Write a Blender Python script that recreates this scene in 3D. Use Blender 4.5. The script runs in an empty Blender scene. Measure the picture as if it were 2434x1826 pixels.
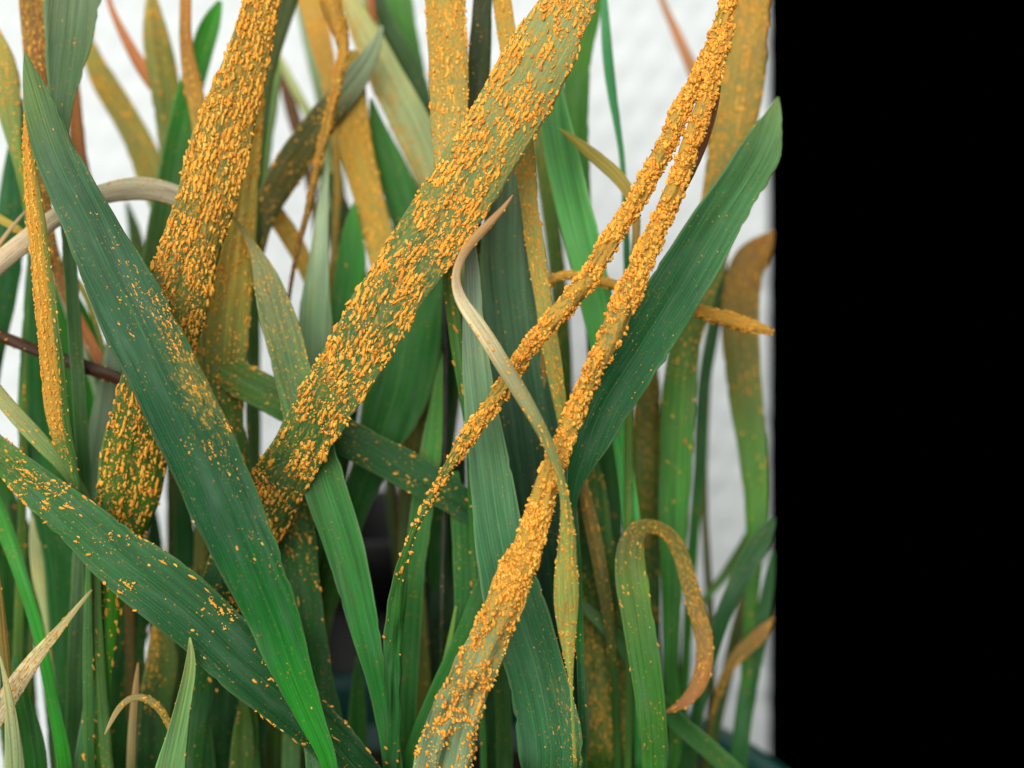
import bpy, math, random
import numpy as np
from mathutils import Vector

random.seed(7)
RNG = np.random.default_rng(11)
scene = bpy.context.scene
COL = scene.collection

# ------------------------------------------------------------------ camera
PITCH = math.radians(10.0)
TAN = math.tan(math.radians(20.0))            # half of the vertical field of view
CAM = np.array([0.0, 0.0, 0.235])             # metres above the table
RIGHT = np.array([1.0, 0.0, 0.0])
FWD = np.array([0.0, math.cos(PITCH), -math.sin(PITCH)])
UP = np.array([0.0, math.sin(PITCH), math.cos(PITCH)])
cam_data = bpy.data.cameras.new('camera')
cam = bpy.data.objects.new('camera', cam_data)
COL.objects.link(cam)
cam.location = CAM
cam.rotation_euler = (math.radians(90) - PITCH, 0, 0)
cam_data.sensor_fit = 'HORIZONTAL'
cam_data.sensor_width = 36.0
cam_data.lens = 18.0 / (TAN * 1024 / 768)
cam_data.clip_start = 0.005
cam_data.clip_end = 20
cam_data.dof.use_dof = True
cam_data.dof.focus_distance = 0.1545
cam_data.dof.aperture_fstop = 8.5
scene.camera = cam

# ------------------------------------------------------------------ world, lamps, exposure
world = bpy.data.worlds.new('World')
scene.world = world
world.use_nodes = True
world.node_tree.nodes['Background'].inputs[0].default_value = (0, 0, 0, 1)
world.node_tree.nodes['Background'].inputs[1].default_value = 0.0


def area_lamp(name, loc, target, sx, sy, power, color):
    ld = bpy.data.lights.new(name, 'AREA')
    ld.shape = 'RECTANGLE'
    ld.size = sx
    ld.size_y = sy
    ld.energy = power
    ld.color = color
    o = bpy.data.objects.new(name, ld)
    COL.objects.link(o)
    o.location = loc
    o.rotation_euler = (Vector(target) - Vector(loc)).to_track_quat('-Z', 'Y').to_euler()
    return o


area_lamp('window_light', (-0.17, -0.45, 0.57), (0.02, 0.19, 0.17), 0.85, 0.75, 10.8, (1.0, 0.985, 0.95))
area_lamp('ceiling_bounce_fill', (0.02, 0.05, 1.05), (0.0, 0.22, 0.2), 0.9, 0.9, 2.9, (0.99, 0.99, 1.0))  # added overhead fill, stands in for light bounced off the ceiling
scene.view_settings.view_transform = 'Standard'
scene.view_settings.look = 'None'
scene.view_settings.exposure = 0.0
scene.view_settings.gamma = 1.0
scene.view_settings.use_curve_mapping = False
scene.render.engine = 'CYCLES'
scene.cycles.max_bounces = 7
scene.cycles.transmission_bounces = 6

# ------------------------------------------------------------------ helpers


def at(px, py, d):
    """Photograph pixel + distance along the view axis -> point in the room."""
    x = (px - 1217.0) / 913.0 * TAN * d
    y = -(py - 913.0) / 913.0 * TAN * d
    return CAM + RIGHT * x + UP * y + FWD * d


def lin(c):
    c = np.asarray(c, float) / 255.0
    return np.where(c <= 0.04045, c / 12.92, ((c + 0.055) / 1.055) ** 2.4)


def new_mesh(name, verts, faces_flat, loop_starts, loop_totals, smooth=True):
    me = bpy.data.meshes.new(name)
    me.vertices.add(len(verts))
    me.vertices.foreach_set('co', np.asarray(verts, np.float32).ravel())
    me.loops.add(len(faces_flat))
    me.loops.foreach_set('vertex_index', np.asarray(faces_flat, np.int32))
    me.polygons.add(len(loop_starts))
    me.polygons.foreach_set('loop_start', np.asarray(loop_starts, np.int32))
    me.polygons.foreach_set('loop_total', np.asarray(loop_totals, np.int32))
    me.update(calc_edges=True)
    me.polygons.foreach_set('use_smooth', np.full(len(loop_starts), smooth, bool))
    me.validate()
    return me


def quad_mesh(name, verts, quads, smooth=True):
    q = np.asarray(quads, np.int32)
    n = len(q)
    return new_mesh(name, verts, q.ravel(), np.arange(n) * 4, np.full(n, 4), smooth)


def tri_mesh(name, verts, tris, smooth=True):
    q = np.asarray(tris, np.int32)
    n = len(q)
    return new_mesh(name, verts, q.ravel(), np.arange(n) * 3, np.full(n, 3), smooth)


def link(name, me, mat, parent=None, loc=None):
    o = bpy.data.objects.new(name, me)
    COL.objects.link(o)
    if me is not None and mat is not None and not me.materials:
        me.materials.append(mat)
    if parent is not None:
        o.parent = parent
    if loc is not None:
        o.location = loc
    return o


def fattr(me, name, vals):
    a = me.attributes.new(name, 'FLOAT', 'POINT')
    a.data.foreach_set('value', np.asarray(vals, np.float32))


def cattr(me, name, rgb):
    a = me.attributes.new(name, 'FLOAT_COLOR', 'POINT')
    v = np.ones((len(rgb), 4), np.float32)
    v[:, :3] = rgb
    a.data.foreach_set('color', v.ravel())


_perm = np.random.default_rng(3).random((64, 64))


def vnoise(x, y):
    """Smooth 2-D value noise in 0..1 (numpy arrays)."""
    xi = np.floor(x).astype(int)
    yi = np.floor(y).astype(int)
    fx = x - xi
    fy = y - yi
    fx = fx * fx * (3 - 2 * fx)
    fy = fy * fy * (3 - 2 * fy)
    g = lambda a, b: _perm[a % 64, b % 64]
    return (g(xi, yi) * (1 - fx) * (1 - fy) + g(xi + 1, yi) * fx * (1 - fy)
            + g(xi, yi + 1) * (1 - fx) * fy + g(xi + 1, yi + 1) * fx * fy)


# ------------------------------------------------------------------ materials
class NT:
    def __init__(self, name):
        self.m = bpy.data.materials.new(name)
        self.m.use_nodes = True
        self.t = self.m.node_tree
        self.t.nodes.clear()

    def n(self, kind, **kw):
        nd = self.t.nodes.new(kind)
        for k, v in kw.items():
            if k.startswith('i_'):
                key = k[2:]
                key = int(key) if key.isdigit() else key.replace('_', ' ')
                nd.inputs[key].default_value = v
            else:
                setattr(nd, k, v)
        return nd

    def l(self, a, b):
        self.t.links.new(a, b)

    def math(self, op, a, b=None, clamp=False):
        nd = self.n('ShaderNodeMath', operation=op, use_clamp=clamp)
        for i, v in enumerate((a, b)):
            if v is None:
                continue
            if isinstance(v, (int, float)):
                nd.inputs[i].default_value = v
            else:
                self.l(v, nd.inputs[i])
        return nd.outputs[0]

    def mix(self, fac, a, b, blend='MIX'):
        nd = self.n('ShaderNodeMix', data_type='RGBA', blend_type=blend)
        for s, v in ((nd.inputs[0], fac), (nd.inputs[6], a), (nd.inputs[7], b)):
            if isinstance(v, (int, float)):
                s.default_value = v
            elif isinstance(v, tuple):
                s.default_value = (*v, 1)
            else:
                self.l(v, s)
        return nd.outputs[2]

    def ramp(self, v, lo, hi):
        nd = self.n('ShaderNodeMapRange', clamp=True)
        self.l(v, nd.inputs[0])
        for i, s in ((1, lo), (2, hi)):
            if isinstance(s, (int, float)):
                nd.inputs[i].default_value = s
            else:
                self.l(s, nd.inputs[i])
        return nd.outputs[0]


def leaf_material():
    k = NT('wheat_leaf_blade')
    pig = k.n('ShaderNodeAttribute', attribute_name='pigment').outputs['Color']
    rust = k.n('ShaderNodeAttribute', attribute_name='rust').outputs['Fac']
    dry = k.n('ShaderNodeAttribute', attribute_name='dry').outputs['Fac']
    su = k.n('ShaderNodeAttribute', attribute_name='across').outputs['Fac']     # mm across the blade
    sv = k.n('ShaderNodeAttribute', attribute_name='along').outputs['Fac']      # mm along the blade
    seed = k.n('ShaderNodeAttribute', attribute_name='seed').outputs['Fac']
    edge = k.n('ShaderNodeAttribute', attribute_name='margin').outputs['Fac']

    def coords(sx, sy):
        c = k.n('ShaderNodeCombineXYZ')
        k.l(k.math('MULTIPLY', su, sx), c.inputs[0])
        k.l(k.math('MULTIPLY', sv, sy), c.inputs[1])
        k.l(seed, c.inputs[2])
        return c.outputs[0]

    def noise(sx, sy, detail=3.0, rough=0.55):
        nd = k.n('ShaderNodeTexNoise', noise_dimensions='3D', i_Scale=1.0, i_Detail=detail, i_Roughness=rough)
        k.l(coords(sx, sy), nd.inputs['Vector'])
        return nd.outputs['Fac']

    # parallel veins: irregular stripes along the blade
    wob = noise(0.25, 0.05, 2)
    vein = k.math('SINE', k.math('ADD', k.math('MULTIPLY', su, 14.0), k.math('MULTIPLY', wob, 7.0)))
    vein01 = k.math('ADD', k.math('MULTIPLY', vein, 0.5), 0.5)
    stripe = noise(1.9, 0.03, 4, 0.72)
    cloud = noise(0.16, 0.07, 3)
    grain = noise(7.0, 2.2, 2, 0.7)
    wax = k.ramp(noise(0.5, 0.09, 3, 0.62), 0.48, 0.74)
    val = k.math('ADD', k.math('MULTIPLY', vein01, 0.10), k.math('MULTIPLY', k.ramp(stripe, 0.30, 0.70), 0.85))
    val = k.math('ADD', val, k.math('MULTIPLY', cloud, 0.70))
    val = k.math('ADD', val, k.math('MULTIPLY', grain, 0.34))
    val = k.math('ADD', val, 0.10)
    shade = k.n('ShaderNodeCombineColor')
    for i in range(3):
        k.l(val, shade.inputs[i])
    col = k.mix(1.0, pig, shade.outputs[0], 'MULTIPLY')
    # yellowing patches, waxy grey-green bloom, pale margin
    yel = k.math('MULTIPLY', k.ramp(noise(0.22, 0.10, 2), 0.5, 0.8), 0.30)
    col = k.mix(yel, col, k.mix(1.0, col, (1.9, 1.12, 0.62), 'MULTIPLY'))
    bloom = k.math('MULTIPLY', wax, 0.30)
    col = k.mix(bloom, col, k.mix(0.5, col, (0.26, 0.36, 0.27)))
    col = k.mix(k.math('MULTIPLY', edge, 0.8), col, k.mix(0.45, k.mix(1.0, col, (1.5, 1.5, 1.2), 'MULTIPLY'), (0.30, 0.42, 0.20)))
    # chlorotic halo then rust dust wherever the disease is dense
    halo = k.math('MULTIPLY', k.ramp(k.math('ADD', k.math('MULTIPLY', rust, 0.9), k.math('MULTIPLY', noise(0.9, 0.33, 3), 0.9)), 0.82, 1.5), 0.62)
    col = k.mix(halo, col, (0.36, 0.32, 0.07))
    spk = noise(2.6, 1.15, 3, 0.65)
    dust = k.ramp(k.math('ADD', k.math('MULTIPLY', rust, 0.30), spk), 0.70, 0.80)
    dust = k.math('MULTIPLY', dust, k.ramp(rust, 0.02, 0.12))
    col = k.mix(k.math('MULTIPLY', dust, 0.88), col, k.mix(noise(0.8, 0.5, 2), (0.62, 0.40, 0.06), (0.70, 0.33, 0.05)))
    # stray spores and dirt specks on every leaf
    speck = k.ramp(k.math('ADD', noise(2.7, 1.9, 2, 0.5), k.math('MULTIPLY', k.math('SUBTRACT', cloud, 0.5), 0.35)), 0.68, 0.72)
    col = k.mix(k.math('MULTIPLY', speck, 0.65), col, (0.50, 0.20, 0.03))
    dirt = k.ramp(noise(5.0, 3.0, 2, 0.6), 0.68, 0.74)
    col = k.mix(k.math('MULTIPLY', dirt, 0.35), col, (0.30, 0.34, 0.22))
    # dead tissue: brown streaks
    streak = k.math('MULTIPLY', k.ramp(noise(2.2, 0.12, 4, 0.65), 0.52, 0.68), dry)
    col = k.mix(k.math('MULTIPLY', streak, 0.72), col, (0.16, 0.075, 0.03))
    # bump
    h = k.math('ADD', k.math('MULTIPLY', vein01, 0.30), k.math('MULTIPLY', grain, 0.35))
    h = k.math('ADD', h, k.math('MULTIPLY', stripe, 0.7))
    h = k.math('ADD', h, k.math('MULTIPLY', dust, 0.9))
    bump = k.n('ShaderNodeBump', i_Strength=0.5, i_Distance=0.00013)
    k.l(h, bump.inputs['Height'])
    p = k.n('ShaderNodeBsdfPrincipled', i_IOR=1.4)
    p.inputs['Specular IOR Level'].default_value = 0.30
    k.l(col, p.inputs['Base Color'])
    k.l(k.math('ADD', k.math('MULTIPLY', dust, 0.35), k.math('ADD', k.math('MULTIPLY', grain, 0.2), 0.42), True), p.inputs['Roughness'])
    k.l(bump.outputs[0], p.inputs['Normal'])
    tr = k.n('ShaderNodeBsdfTranslucent')
    k.l(k.mix(1.0, col, (1.15, 1.25, 0.55), 'MULTIPLY'), tr.inputs[0])
    ms = k.n('ShaderNodeMixShader', i_0=0.30)
    k.l(p.outputs[0], ms.inputs[1])
    k.l(tr.outputs[0], ms.inputs[2])
    out = k.n('ShaderNodeOutputMaterial')
    k.l(ms.outputs[0], out.inputs[0])
    return k.m


def pustule_material():
    k = NT('rust_spores')
    tint = k.n('ShaderNodeAttribute', attribute_name='tint').outputs['Fac']
    tc = k.n('ShaderNodeTexCoord')
    ns = k.n('ShaderNodeTexNoise', i_Scale=5200.0, i_Detail=2.0)
    k.l(tc.outputs['Object'], ns.inputs['Vector'])
    t = k.math('ADD', tint, k.math('MULTIPLY', k.math('SUBTRACT', ns.outputs['Fac'], 0.5), 0.7), True)
    cr = k.n('ShaderNodeValToRGB')
    e = cr.color_ramp.elements
    e[0].position = 0.0
    e[0].color = (0.50, 0.18, 0.035, 1)
    e[1].position = 1.0
    e[1].color = (0.86, 0.52, 0.10, 1)
    m = e.new(0.45)
    m.color = (0.82, 0.355, 0.048, 1)
    m = e.new(0.75)
    m.color = (0.84, 0.415, 0.06, 1)
    k.l(t, cr.inputs[0])
    p = k.n('ShaderNodeBsdfPrincipled', i_Roughness=1.0)
    p.inputs['Specular IOR Level'].default_value = 0.03
    bump = k.n('ShaderNodeBump', i_Strength=0.6, i_Distance=0.0001)
    k.l(ns.outputs['Fac'], bump.inputs['Height'])
    k.l(bump.outputs[0], p.inputs['Normal'])
    k.l(cr.outputs[0], p.inputs['Base Color'])
    out = k.n('ShaderNodeOutputMaterial')
    k.l(p.outputs[0], out.inputs[0])
    return k.m


def plain_material(name, c0, c1, scale, rough, spec=0.4, bump_d=0.0):
    k = NT(name)
    tc = k.n('ShaderNodeTexCoord')
    ns = k.n('ShaderNodeTexNoise', i_Scale=scale, i_Detail=5.0)
    k.l(tc.outputs['Object'], ns.inputs['Vector'])
    p = k.n('ShaderNodeBsdfPrincipled', i_Roughness=rough)
    p.inputs['Specular IOR Level'].default_value = spec
    k.l(k.mix(ns.outputs['Fac'], c0, c1), p.inputs['Base Color'])
    if bump_d:
        b = k.n('ShaderNodeBump', i_Strength=0.7, i_Distance=bump_d)
        k.l(ns.outputs['Fac'], b.inputs['Height'])
        k.l(b.outputs[0], p.inputs['Normal'])
    out = k.n('ShaderNodeOutputMaterial')
    k.l(p.outputs[0], out.inputs[0])
    return k.m


M_LEAF = leaf_material()
M_RUST = pustule_material()
M_PAPER = plain_material('paper_towel', (0.70, 0.74, 0.74), (0.77, 0.805, 0.805), 900, 0.9, 0.1, 0.00006)
M_POT = plain_material('green_plastic', (0.004, 0.055, 0.043), (0.008, 0.08, 0.062), 40, 0.35, 0.5)
M_BLACK = plain_material('black_plastic', (0.006, 0.006, 0.007), (0.012, 0.011, 0.012), 60, 0.5, 0.35)
M_SOIL = plain_material('potting_soil', (0.012, 0.008, 0.006), (0.05, 0.034, 0.024), 600, 0.95, 0.1, 0.001)

# ------------------------------------------------------------------ the setting: embossed paper behind and under
D_PAPER = 0.335


def build_backdrop():
    x1 = at(1827, 900, D_PAPER)[0]
    x0 = at(-330, 900, D_PAPER)[0]
    top = at(1217, -260, D_PAPER)
    # the sheet leans back on the wall, sweeps round and lies flat under the pots
    lean = UP
    pts = [top - lean * s for s in np.linspace(0, 1, 2)]
    z0 = 0.0
    r = 0.03
    length = (top[2] - (z0 + r)) / lean[2]
    prof = []
    n1 = 250
    for s in np.linspace(0, length, n1):
        prof.append(top - lean * s)
    p_end = prof[-1]
    ang0 = math.atan2(lean[1], lean[2])
    for a in np.linspace(0, math.pi / 2, 22)[1:]:
        prof.append(p_end + np.array([0, -r * (1 - math.cos(a)), -r * math.sin(a)]))
    y_end = prof[-1][1]
    for y in np.linspace(y_end, -0.02, 70)[1:]:
        prof.append(np.array([0, y, z0]))
    prof = np.array(prof)
    prof[:, 0] = 0
    seg = np.linalg.norm(np.diff(prof, axis=0), axis=1)
    v = np.concatenate([[0], np.cumsum(seg)])
    tan = np.gradient(prof, axis=0)
    tan /= np.linalg.norm(tan, axis=1)[:, None]
    nor = np.cross(np.array([1.0, 0, 0])[None, :], tan)
    nor *= -1 if nor[0][1] > 0 else 1
    nx = 300
    xs = np.linspace(x0, x1, nx)
    X, V = np.meshgrid(xs, v)
    p = 0.0098
    # staggered soft dimples, slightly skewed rows, uneven stamping
    a = (X + 0.22 * V) / p
    b = V / (p * 1.12)
    row = np.floor(b)
    a = a + 0.5 * (row % 2)
    da = a - np.floor(a) - 0.5
    db = b - row - 0.5
    rr = np.sqrt((da * 1.15) ** 2 + (db * 0.95) ** 2)
    dim = np.clip(1 - rr / 0.46, 0, 1) ** 1.2
    amp = 0.55 + 0.6 * vnoise(X * 60 + 9, V * 60)
    h = -0.0012 * dim * amp + 0.0010 * (vnoise(X * 35, V * 28) - 0.5) + 0.0003 * (vnoise(X * 190, V * 190) - 0.5)
    P = np.zeros((len(v), nx, 3))
    P[:, :, 0] = X
    P += prof[:, None, :] * np.array([0, 1, 1])
    P += nor[:, None, :] * h[:, :, None]
    idx = np.arange(len(v) * nx).reshape(len(v), nx)
    q = np.stack([idx[:-1, :-1], idx[1:, :-1], idx[1:, 1:], idx[:-1, 1:]], -1).reshape(-1, 4)
    me = quad_mesh('backdrop_paper', P.reshape(-1, 3), q)
    o = link('backdrop_paper', me, M_PAPER)
    so = o.modifiers.new('thickness', 'SOLIDIFY')
    so.thickness = 0.0006
    so.offset = 0
    o['kind'] = 'structure'
    o['label'] = 'white embossed paper towel sheet behind the leaves'


build_backdrop()


def lathe(name, prof, mat, parent, n=96):
    prof = np.asarray(prof, float)
    a = np.linspace(0, 2 * math.pi, n, endpoint=False)
    V = np.stack([np.outer(prof[:, 0], np.cos(a)), np.outer(prof[:, 0], np.sin(a)), np.repeat(prof[:, 1:2], n, 1)], -1)
    idx = np.arange(len(prof) * n).reshape(len(prof), n)
    nx = np.roll(idx, -1, 1)
    q = np.stack([idx[:-1], nx[:-1], nx[1:], idx[1:]], -1).reshape(-1, 4)
    return link(name, quad_mesh(name, V.reshape(-1, 3), q), mat, parent)


def thing(name, label, cat, loc, group=None):
    o = bpy.data.objects.new(name, None)
    COL.objects.link(o)
    o.empty_display_size = 0.01
    o.location = loc
    o['label'] = label
    o['category'] = cat
    if group:
        o['group'] = group
    return o


POT_C = np.array([-0.018, 0.172, 0.0])
POT_R = 0.083
RIM_Z = 0.116
SOIL_Z = 0.100
pot = thing('plant_pot', 'dark green plastic pot holding the wheat, rim showing at lower right', 'pot', POT_C + np.array([0, 0, 0.0006]))
lathe('wall', [(0.0, 0.0), (0.060, 0.0), (0.062, 0.002), (POT_R - 0.004, RIM_Z - 0.012), (POT_R - 0.0065, RIM_Z - 0.012), (0.0595, 0.0045), (0.0, 0.0045)], M_POT, pot)
lathe('rim', [(POT_R - 0.0066, RIM_Z - 0.0118), (POT_R, RIM_Z - 0.0112), (POT_R + 0.001, RIM_Z - 0.002), (POT_R, RIM_Z), (POT_R - 0.004, RIM_Z), (POT_R - 0.0055, RIM_Z - 0.003), (POT_R - 0.0066, RIM_Z - 0.0118)], M_POT, pot)

bp = at(905, 1500, 0.288)
blk = thing('nursery_pot', 'small black nursery pot in shade behind the lower leaves', 'pot', (bp[0], bp[1] + 0.0, 0.0006))
tz = at(905, 1255, 0.272)[2]
lathe('wall', [(0.0, 0.0), (0.020, 0.0), (0.0225, tz - 0.018), (0.0195, tz - 0.018), (0.018, 0.004), (0.0, 0.004)], M_BLACK, blk, 64)
lathe('rim', [(0.0196, tz - 0.0178), (0.0245, tz - 0.0172), (0.0255, tz - 0.001), (0.0245, tz), (0.0235, tz), (0.0225, tz - 0.002), (0.0196, tz - 0.0178)], M_BLACK, blk, 64)


def disc(name, r, z, mat, parent, bumpy):
    vs = [(0, 0, z)]
    tr = []
    nr, na = 14, 60
    for i in range(1, nr + 1):
        for j in range(na):
            a = 2 * math.pi * j / na
            rr = r * i / nr
            vs.append((rr * math.cos(a), rr * math.sin(a), z + bumpy * (random.random() - 0.5)))
    for j in range(na):
        tr.append((0, 1 + j, 1 + (j + 1) % na))
        for i in range(nr - 1):
            a0 = 1 + i * na + j
            a1 = 1 + i * na + (j + 1) % na
            tr += [(a0, a0 + na, a1 + na), (a0, a1 + na, a1)]
    return link(name, tri_mesh(name, vs, tr), mat, parent)


soil = disc('soil', 0.0735, SOIL_Z, M_SOIL, None, 0.003)
soil.location = POT_C
soil['kind'] = 'stuff'
soil['label'] = 'dark potting soil inside the green pot'

# ------------------------------------------------------------------ rust pustule shapes
_ico = None


def ico(sub):
    import bmesh
    bm = bmesh.new()
    bmesh.ops.create_icosphere(bm, subdivisions=sub, radius=1.0)
    bm.verts.ensure_lookup_table()
    v = np.array([x.co[:] for x in bm.verts])
    t = np.array([[y.index for y in f.verts] for f in bm.faces])
    bm.free()
    return v, t


ICO1 = ico(1)   # 12 verts 20 tris
ICO2 = ico(2)   # 42 verts 80 tris
TEMPL = []
for i in range(14):
    v = ICO2[0].copy()
    r = RNG.random(3) * 10
    # torn, lumpy blister: several overlapping bumps along its length
    bump = 0.72 + 0.65 * (vnoise(v[:, 0] * 1.7 + r[0] + 7, v[:, 1] * 1.9 + v[:, 2] * 1.3 + r[1]) - 0.35)
    v = v * bump[:, None] + RNG.normal(0, 0.085, v.shape)
    v[:, 1] += 0.35 * np.sin(v[:, 0] * 1.6 + r[2]) * (0.4 + RNG.random())
    v[:, 2] = np.where(v[:, 2] < -0.3, -0.3, v[:, 2])
    TEMPL.append((v, ICO2[1]))
TEMPS = []
for i in range(10):
    v = ICO1[0] * (0.7 + 0.6 * RNG.random((12, 1))) + RNG.normal(0, 0.08, (12, 3))
    v[:, 2] = np.maximum(v[:, 2], -0.35)
    TEMPS.append((v, ICO1[1]))
PUST_MESH = []
for i in range(14):
    me = tri_mesh('rust_pustule', TEMPL[i][0], TEMPL[i][1], smooth=True)
    fattr(me, 'tint', np.full(len(TEMPL[i][0]), 0.35 + 0.5 * (i / 13.0)))
    me.materials.append(M_RUST)
    PUST_MESH.append(me)

# ------------------------------------------------------------------ wheat leaves
PXM = 2 * TAN / 1826.0          # metres per pixel and per metre of distance


def crom(P, n_per_mm=1.0, step=0.0011):
    """Chord-length Catmull-Rom through rows of P (first 3 columns are positions)."""
    pos = P[:, :3]
    d = np.maximum(np.linalg.norm(np.diff(pos, axis=0), axis=1), 1e-5)
    t = np.concatenate([[0], np.cumsum(d)])
    m = np.zeros_like(P)
    m[1:-1] = ((P[1:-1] - P[:-2]) / d[:-1, None] * d[1:, None] + (P[2:] - P[1:-1]) / d[1:, None] * d[:-1, None]) / (d[:-1] + d[1:])[:, None]
    m[0] = (P[1] - P[0]) / d[0]
    m[-1] = (P[-1] - P[-2]) / d[-1]
    n = max(12, int(t[-1] / step))
    s = np.linspace(0, t[-1], n)
    k = np.clip(np.searchsorted(t, s, side='right') - 1, 0, len(d) - 1)
    h = d[k][:, None]
    x = ((s - t[k]) / d[k])[:, None]
    h00 = 2 * x ** 3 - 3 * x ** 2 + 1
    h10 = x ** 3 - 2 * x ** 2 + x
    h01 = -2 * x ** 3 + 3 * x ** 2
    h11 = x ** 3 - x ** 2
    R = h00 * P[k] + h10 * h * m[k] + h01 * P[k + 1] + h11 * h * m[k + 1]
    # straighten tracing jitter a little
    for _ in range(10):
        R[1:-1] = 0.5 * R[1:-1] + 0.25 * (R[:-2] + R[2:])
    return R, s


def stops(vals, f):
    vals = np.asarray(vals, float)
    if vals.ndim == 1:
        return np.interp(f, np.linspace(0, 1, len(vals)), vals)
    return np.stack([np.interp(f, np.linspace(0, 1, len(vals)), vals[:, i]) for i in range(vals.shape[1])], -1)


LEAF_COUNT = 0


def leaf(label, mode, rows, d, cols, rust=(0,), ru='all', arc=0.5, roll=(0,), dry=0.0, ext=True, bx=None, big=0,
         size=1.0, midrib=False, cluster=0.5, group=None, fine=1.0, edges=0.0, wext=None, name='wheat_leaf', cat='leaf', dust=1.0, dens=1.0):
    """rows: 'h' (y, left x, right x), 'v' (x, top y, bottom y), 'c' (x, y, width), tip first, base last."""
    global LEAF_COUNT
    LEAF_COUNT += 1
    seed = LEAF_COUNT * 3.37
    rg = np.random.default_rng(1000 + LEAF_COUNT)
    rows = np.asarray(rows, float)
    if mode == 'h':
        cx, cy, w = (rows[:, 1] + rows[:, 2]) / 2, rows[:, 0], rows[:, 2] - rows[:, 1]
    elif mode == 'v':
        cx, cy, w = rows[:, 0], (rows[:, 1] + rows[:, 2]) / 2, rows[:, 2] - rows[:, 1]
    else:
        cx, cy, w = rows[:, 0], rows[:, 1], rows[:, 2]
    gx, gy = np.gradient(cx), np.gradient(cy)
    gl = np.hypot(gx, gy) + 1e-6
    if mode == 'h':
        w = w * np.abs(gy / gl)
    elif mode == 'v':
        w = w * np.abs(gx / gl)
    acc = np.concatenate([[0], np.cumsum(np.hypot(np.diff(cx), np.diff(cy)))])
    f = acc / acc[-1]
    dd = stops(d if hasattr(d, '__len__') else (d,), f)
    pos = np.array([at(a, b, c) for a, b, c in zip(cx, cy, dd)])
    wm = w * PXM * dd
    P = np.concatenate([pos, wm[:, None], f[:, None]], 1)
    if ext:
        # the blade goes on down behind its neighbours to the soil in the pot
        last_y = cy[-1]
        dl = dd[-1]
        slope = np.clip(gx[-1] / max(gy[-1], 20.0), -0.5, 0.5)
        qx = bx if bx is not None else cx[-1] + slope * max(0, 1826 - last_y) * 0.55
        we = (wext if wext is not None else min(w[-1], 46)) * PXM * dl
        add = []
        if last_y < 1640:
            q1 = at(cx[-1] * 0.45 + qx * 0.55, last_y * 0.5 + 1840 * 0.5, dl + 0.002)
            add.append(np.concatenate([q1, [we], [1.45]]))
        q2 = at(qx, max(1860, last_y + 60), dl + 0.003)
        base = np.array([q2[0] * 0.86 + POT_C[0] * 0.14, q2[1] * 0.9 + POT_C[1] * 0.1 - 0.004, SOIL_Z - 0.002])
        off = base[:2] - POT_C[:2]
        ro = np.hypot(*off)
        if ro > 0.066:
            base[:2] = POT_C[:2] + off * 0.066 / ro
        add.append(np.concatenate([q2, [we * 0.95], [1.9]]))
        add.append(np.concatenate([base, [we * 0.7], [2.0]]))
        P = np.concatenate([P, np.array(add)], 0)
    R, s = crom(P)
    n = len(R)
    pos = R[:, :3].copy()
    W = np.maximum(R[:, 3], 0.00012)
    low = np.clip((R[:, 4] - 1.0) * 1.6, 0, 1)
    f = np.clip(R[:, 4], 0, 1)
    T = np.gradient(pos, axis=0)
    T /= np.linalg.norm(T, axis=1)[:, None] + 1e-12
    V = CAM[None, :] - pos
    V /= np.linalg.norm(V, axis=1)[:, None]
    C = np.cross(V, T)
    C /= np.linalg.norm(C, axis=1)[:, None] + 1e-12
    for _ in range(6):
        C[1:-1] = 0.5 * C[1:-1] + 0.25 * (C[:-2] + C[2:])
    C -= T * np.sum(C * T, 1)[:, None]
    C /= np.linalg.norm(C, axis=1)[:, None] + 1e-12
    N = np.cross(T, C)
    ro = stops(roll, f) + 0.10 * (vnoise(s * 45 + seed, np.full(n, seed)) - 0.5)
    cr, sr = np.cos(ro)[:, None], np.sin(ro)[:, None]
    C, N = C * cr + N * sr, N * cr - C * sr
    W = W / np.clip(np.cos(ro), 0.35, 1)
    # gentle waves of the whole blade
    pos += N * (0.0007 * (vnoise(s * 70 + seed, np.full(n, 3.1)) - 0.5))[:, None]
    arcs = stops(arc if hasattr(arc, '__len__') else (arc,), f)
    amax = float(np.max(np.abs(arcs)))
    rolled = amax >= 2.0
    nu = 21 if (rolled or big) else 13
    u = np.linspace(-1, 1, nu)
    A = np.maximum(np.abs(arcs), 0.05) / 2
    sg = 1.0 if arcs.mean() >= 0 else -1.0
    phi = u[None, :] * A[:, None]
    Rr = (W / 2) / np.sin(np.minimum(A, math.pi / 2))
    wav = 1 + 0.05 * (vnoise(s[:, None] * 260 + seed + 0 * u, np.sign(u)[None, :] * 4 + 20 + 0 * s[:, None]) - 0.5) * np.abs(u)[None, :]
    nick = vnoise(s[:, None] * 900 + seed + 0 * u, np.sign(u)[None, :] * 9 + 31 + 0 * s[:, None])
    wav = wav * (1 - 0.09 * np.clip(nick - 0.74, 0, 1) / 0.26 * (np.abs(u) > 0.9)[None, :])
    if rolled:      # a rolled leaf is crumpled, not a pipe
        wav = wav * (1 + 0.30 * (vnoise(s[:, None] * 330 + seed + 0 * u, u[None, :] * 2.2 + 7 + 0 * s[:, None]) - 0.5))
    X = Rr[:, None] * np.sin(phi) * wav
    Z = Rr[:, None] * (np.cos(phi) - 1) * sg
    if rolled:
        Z += W[:, None] * 0.30 * (vnoise(s[:, None] * 280 + seed + 5 + 0 * u, u[None, :] * 2.6 + 3 + 0 * s[:, None]) - 0.5)
    # edge flutter and shallow keel
    Z += 0.10 * W[:, None] * (vnoise(s[:, None] * 120 + seed + 0 * u, np.sign(u)[None, :] * 3 + 11 + 0 * s[:, None]) - 0.5) * (np.abs(u) ** 3)[None, :]
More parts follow.
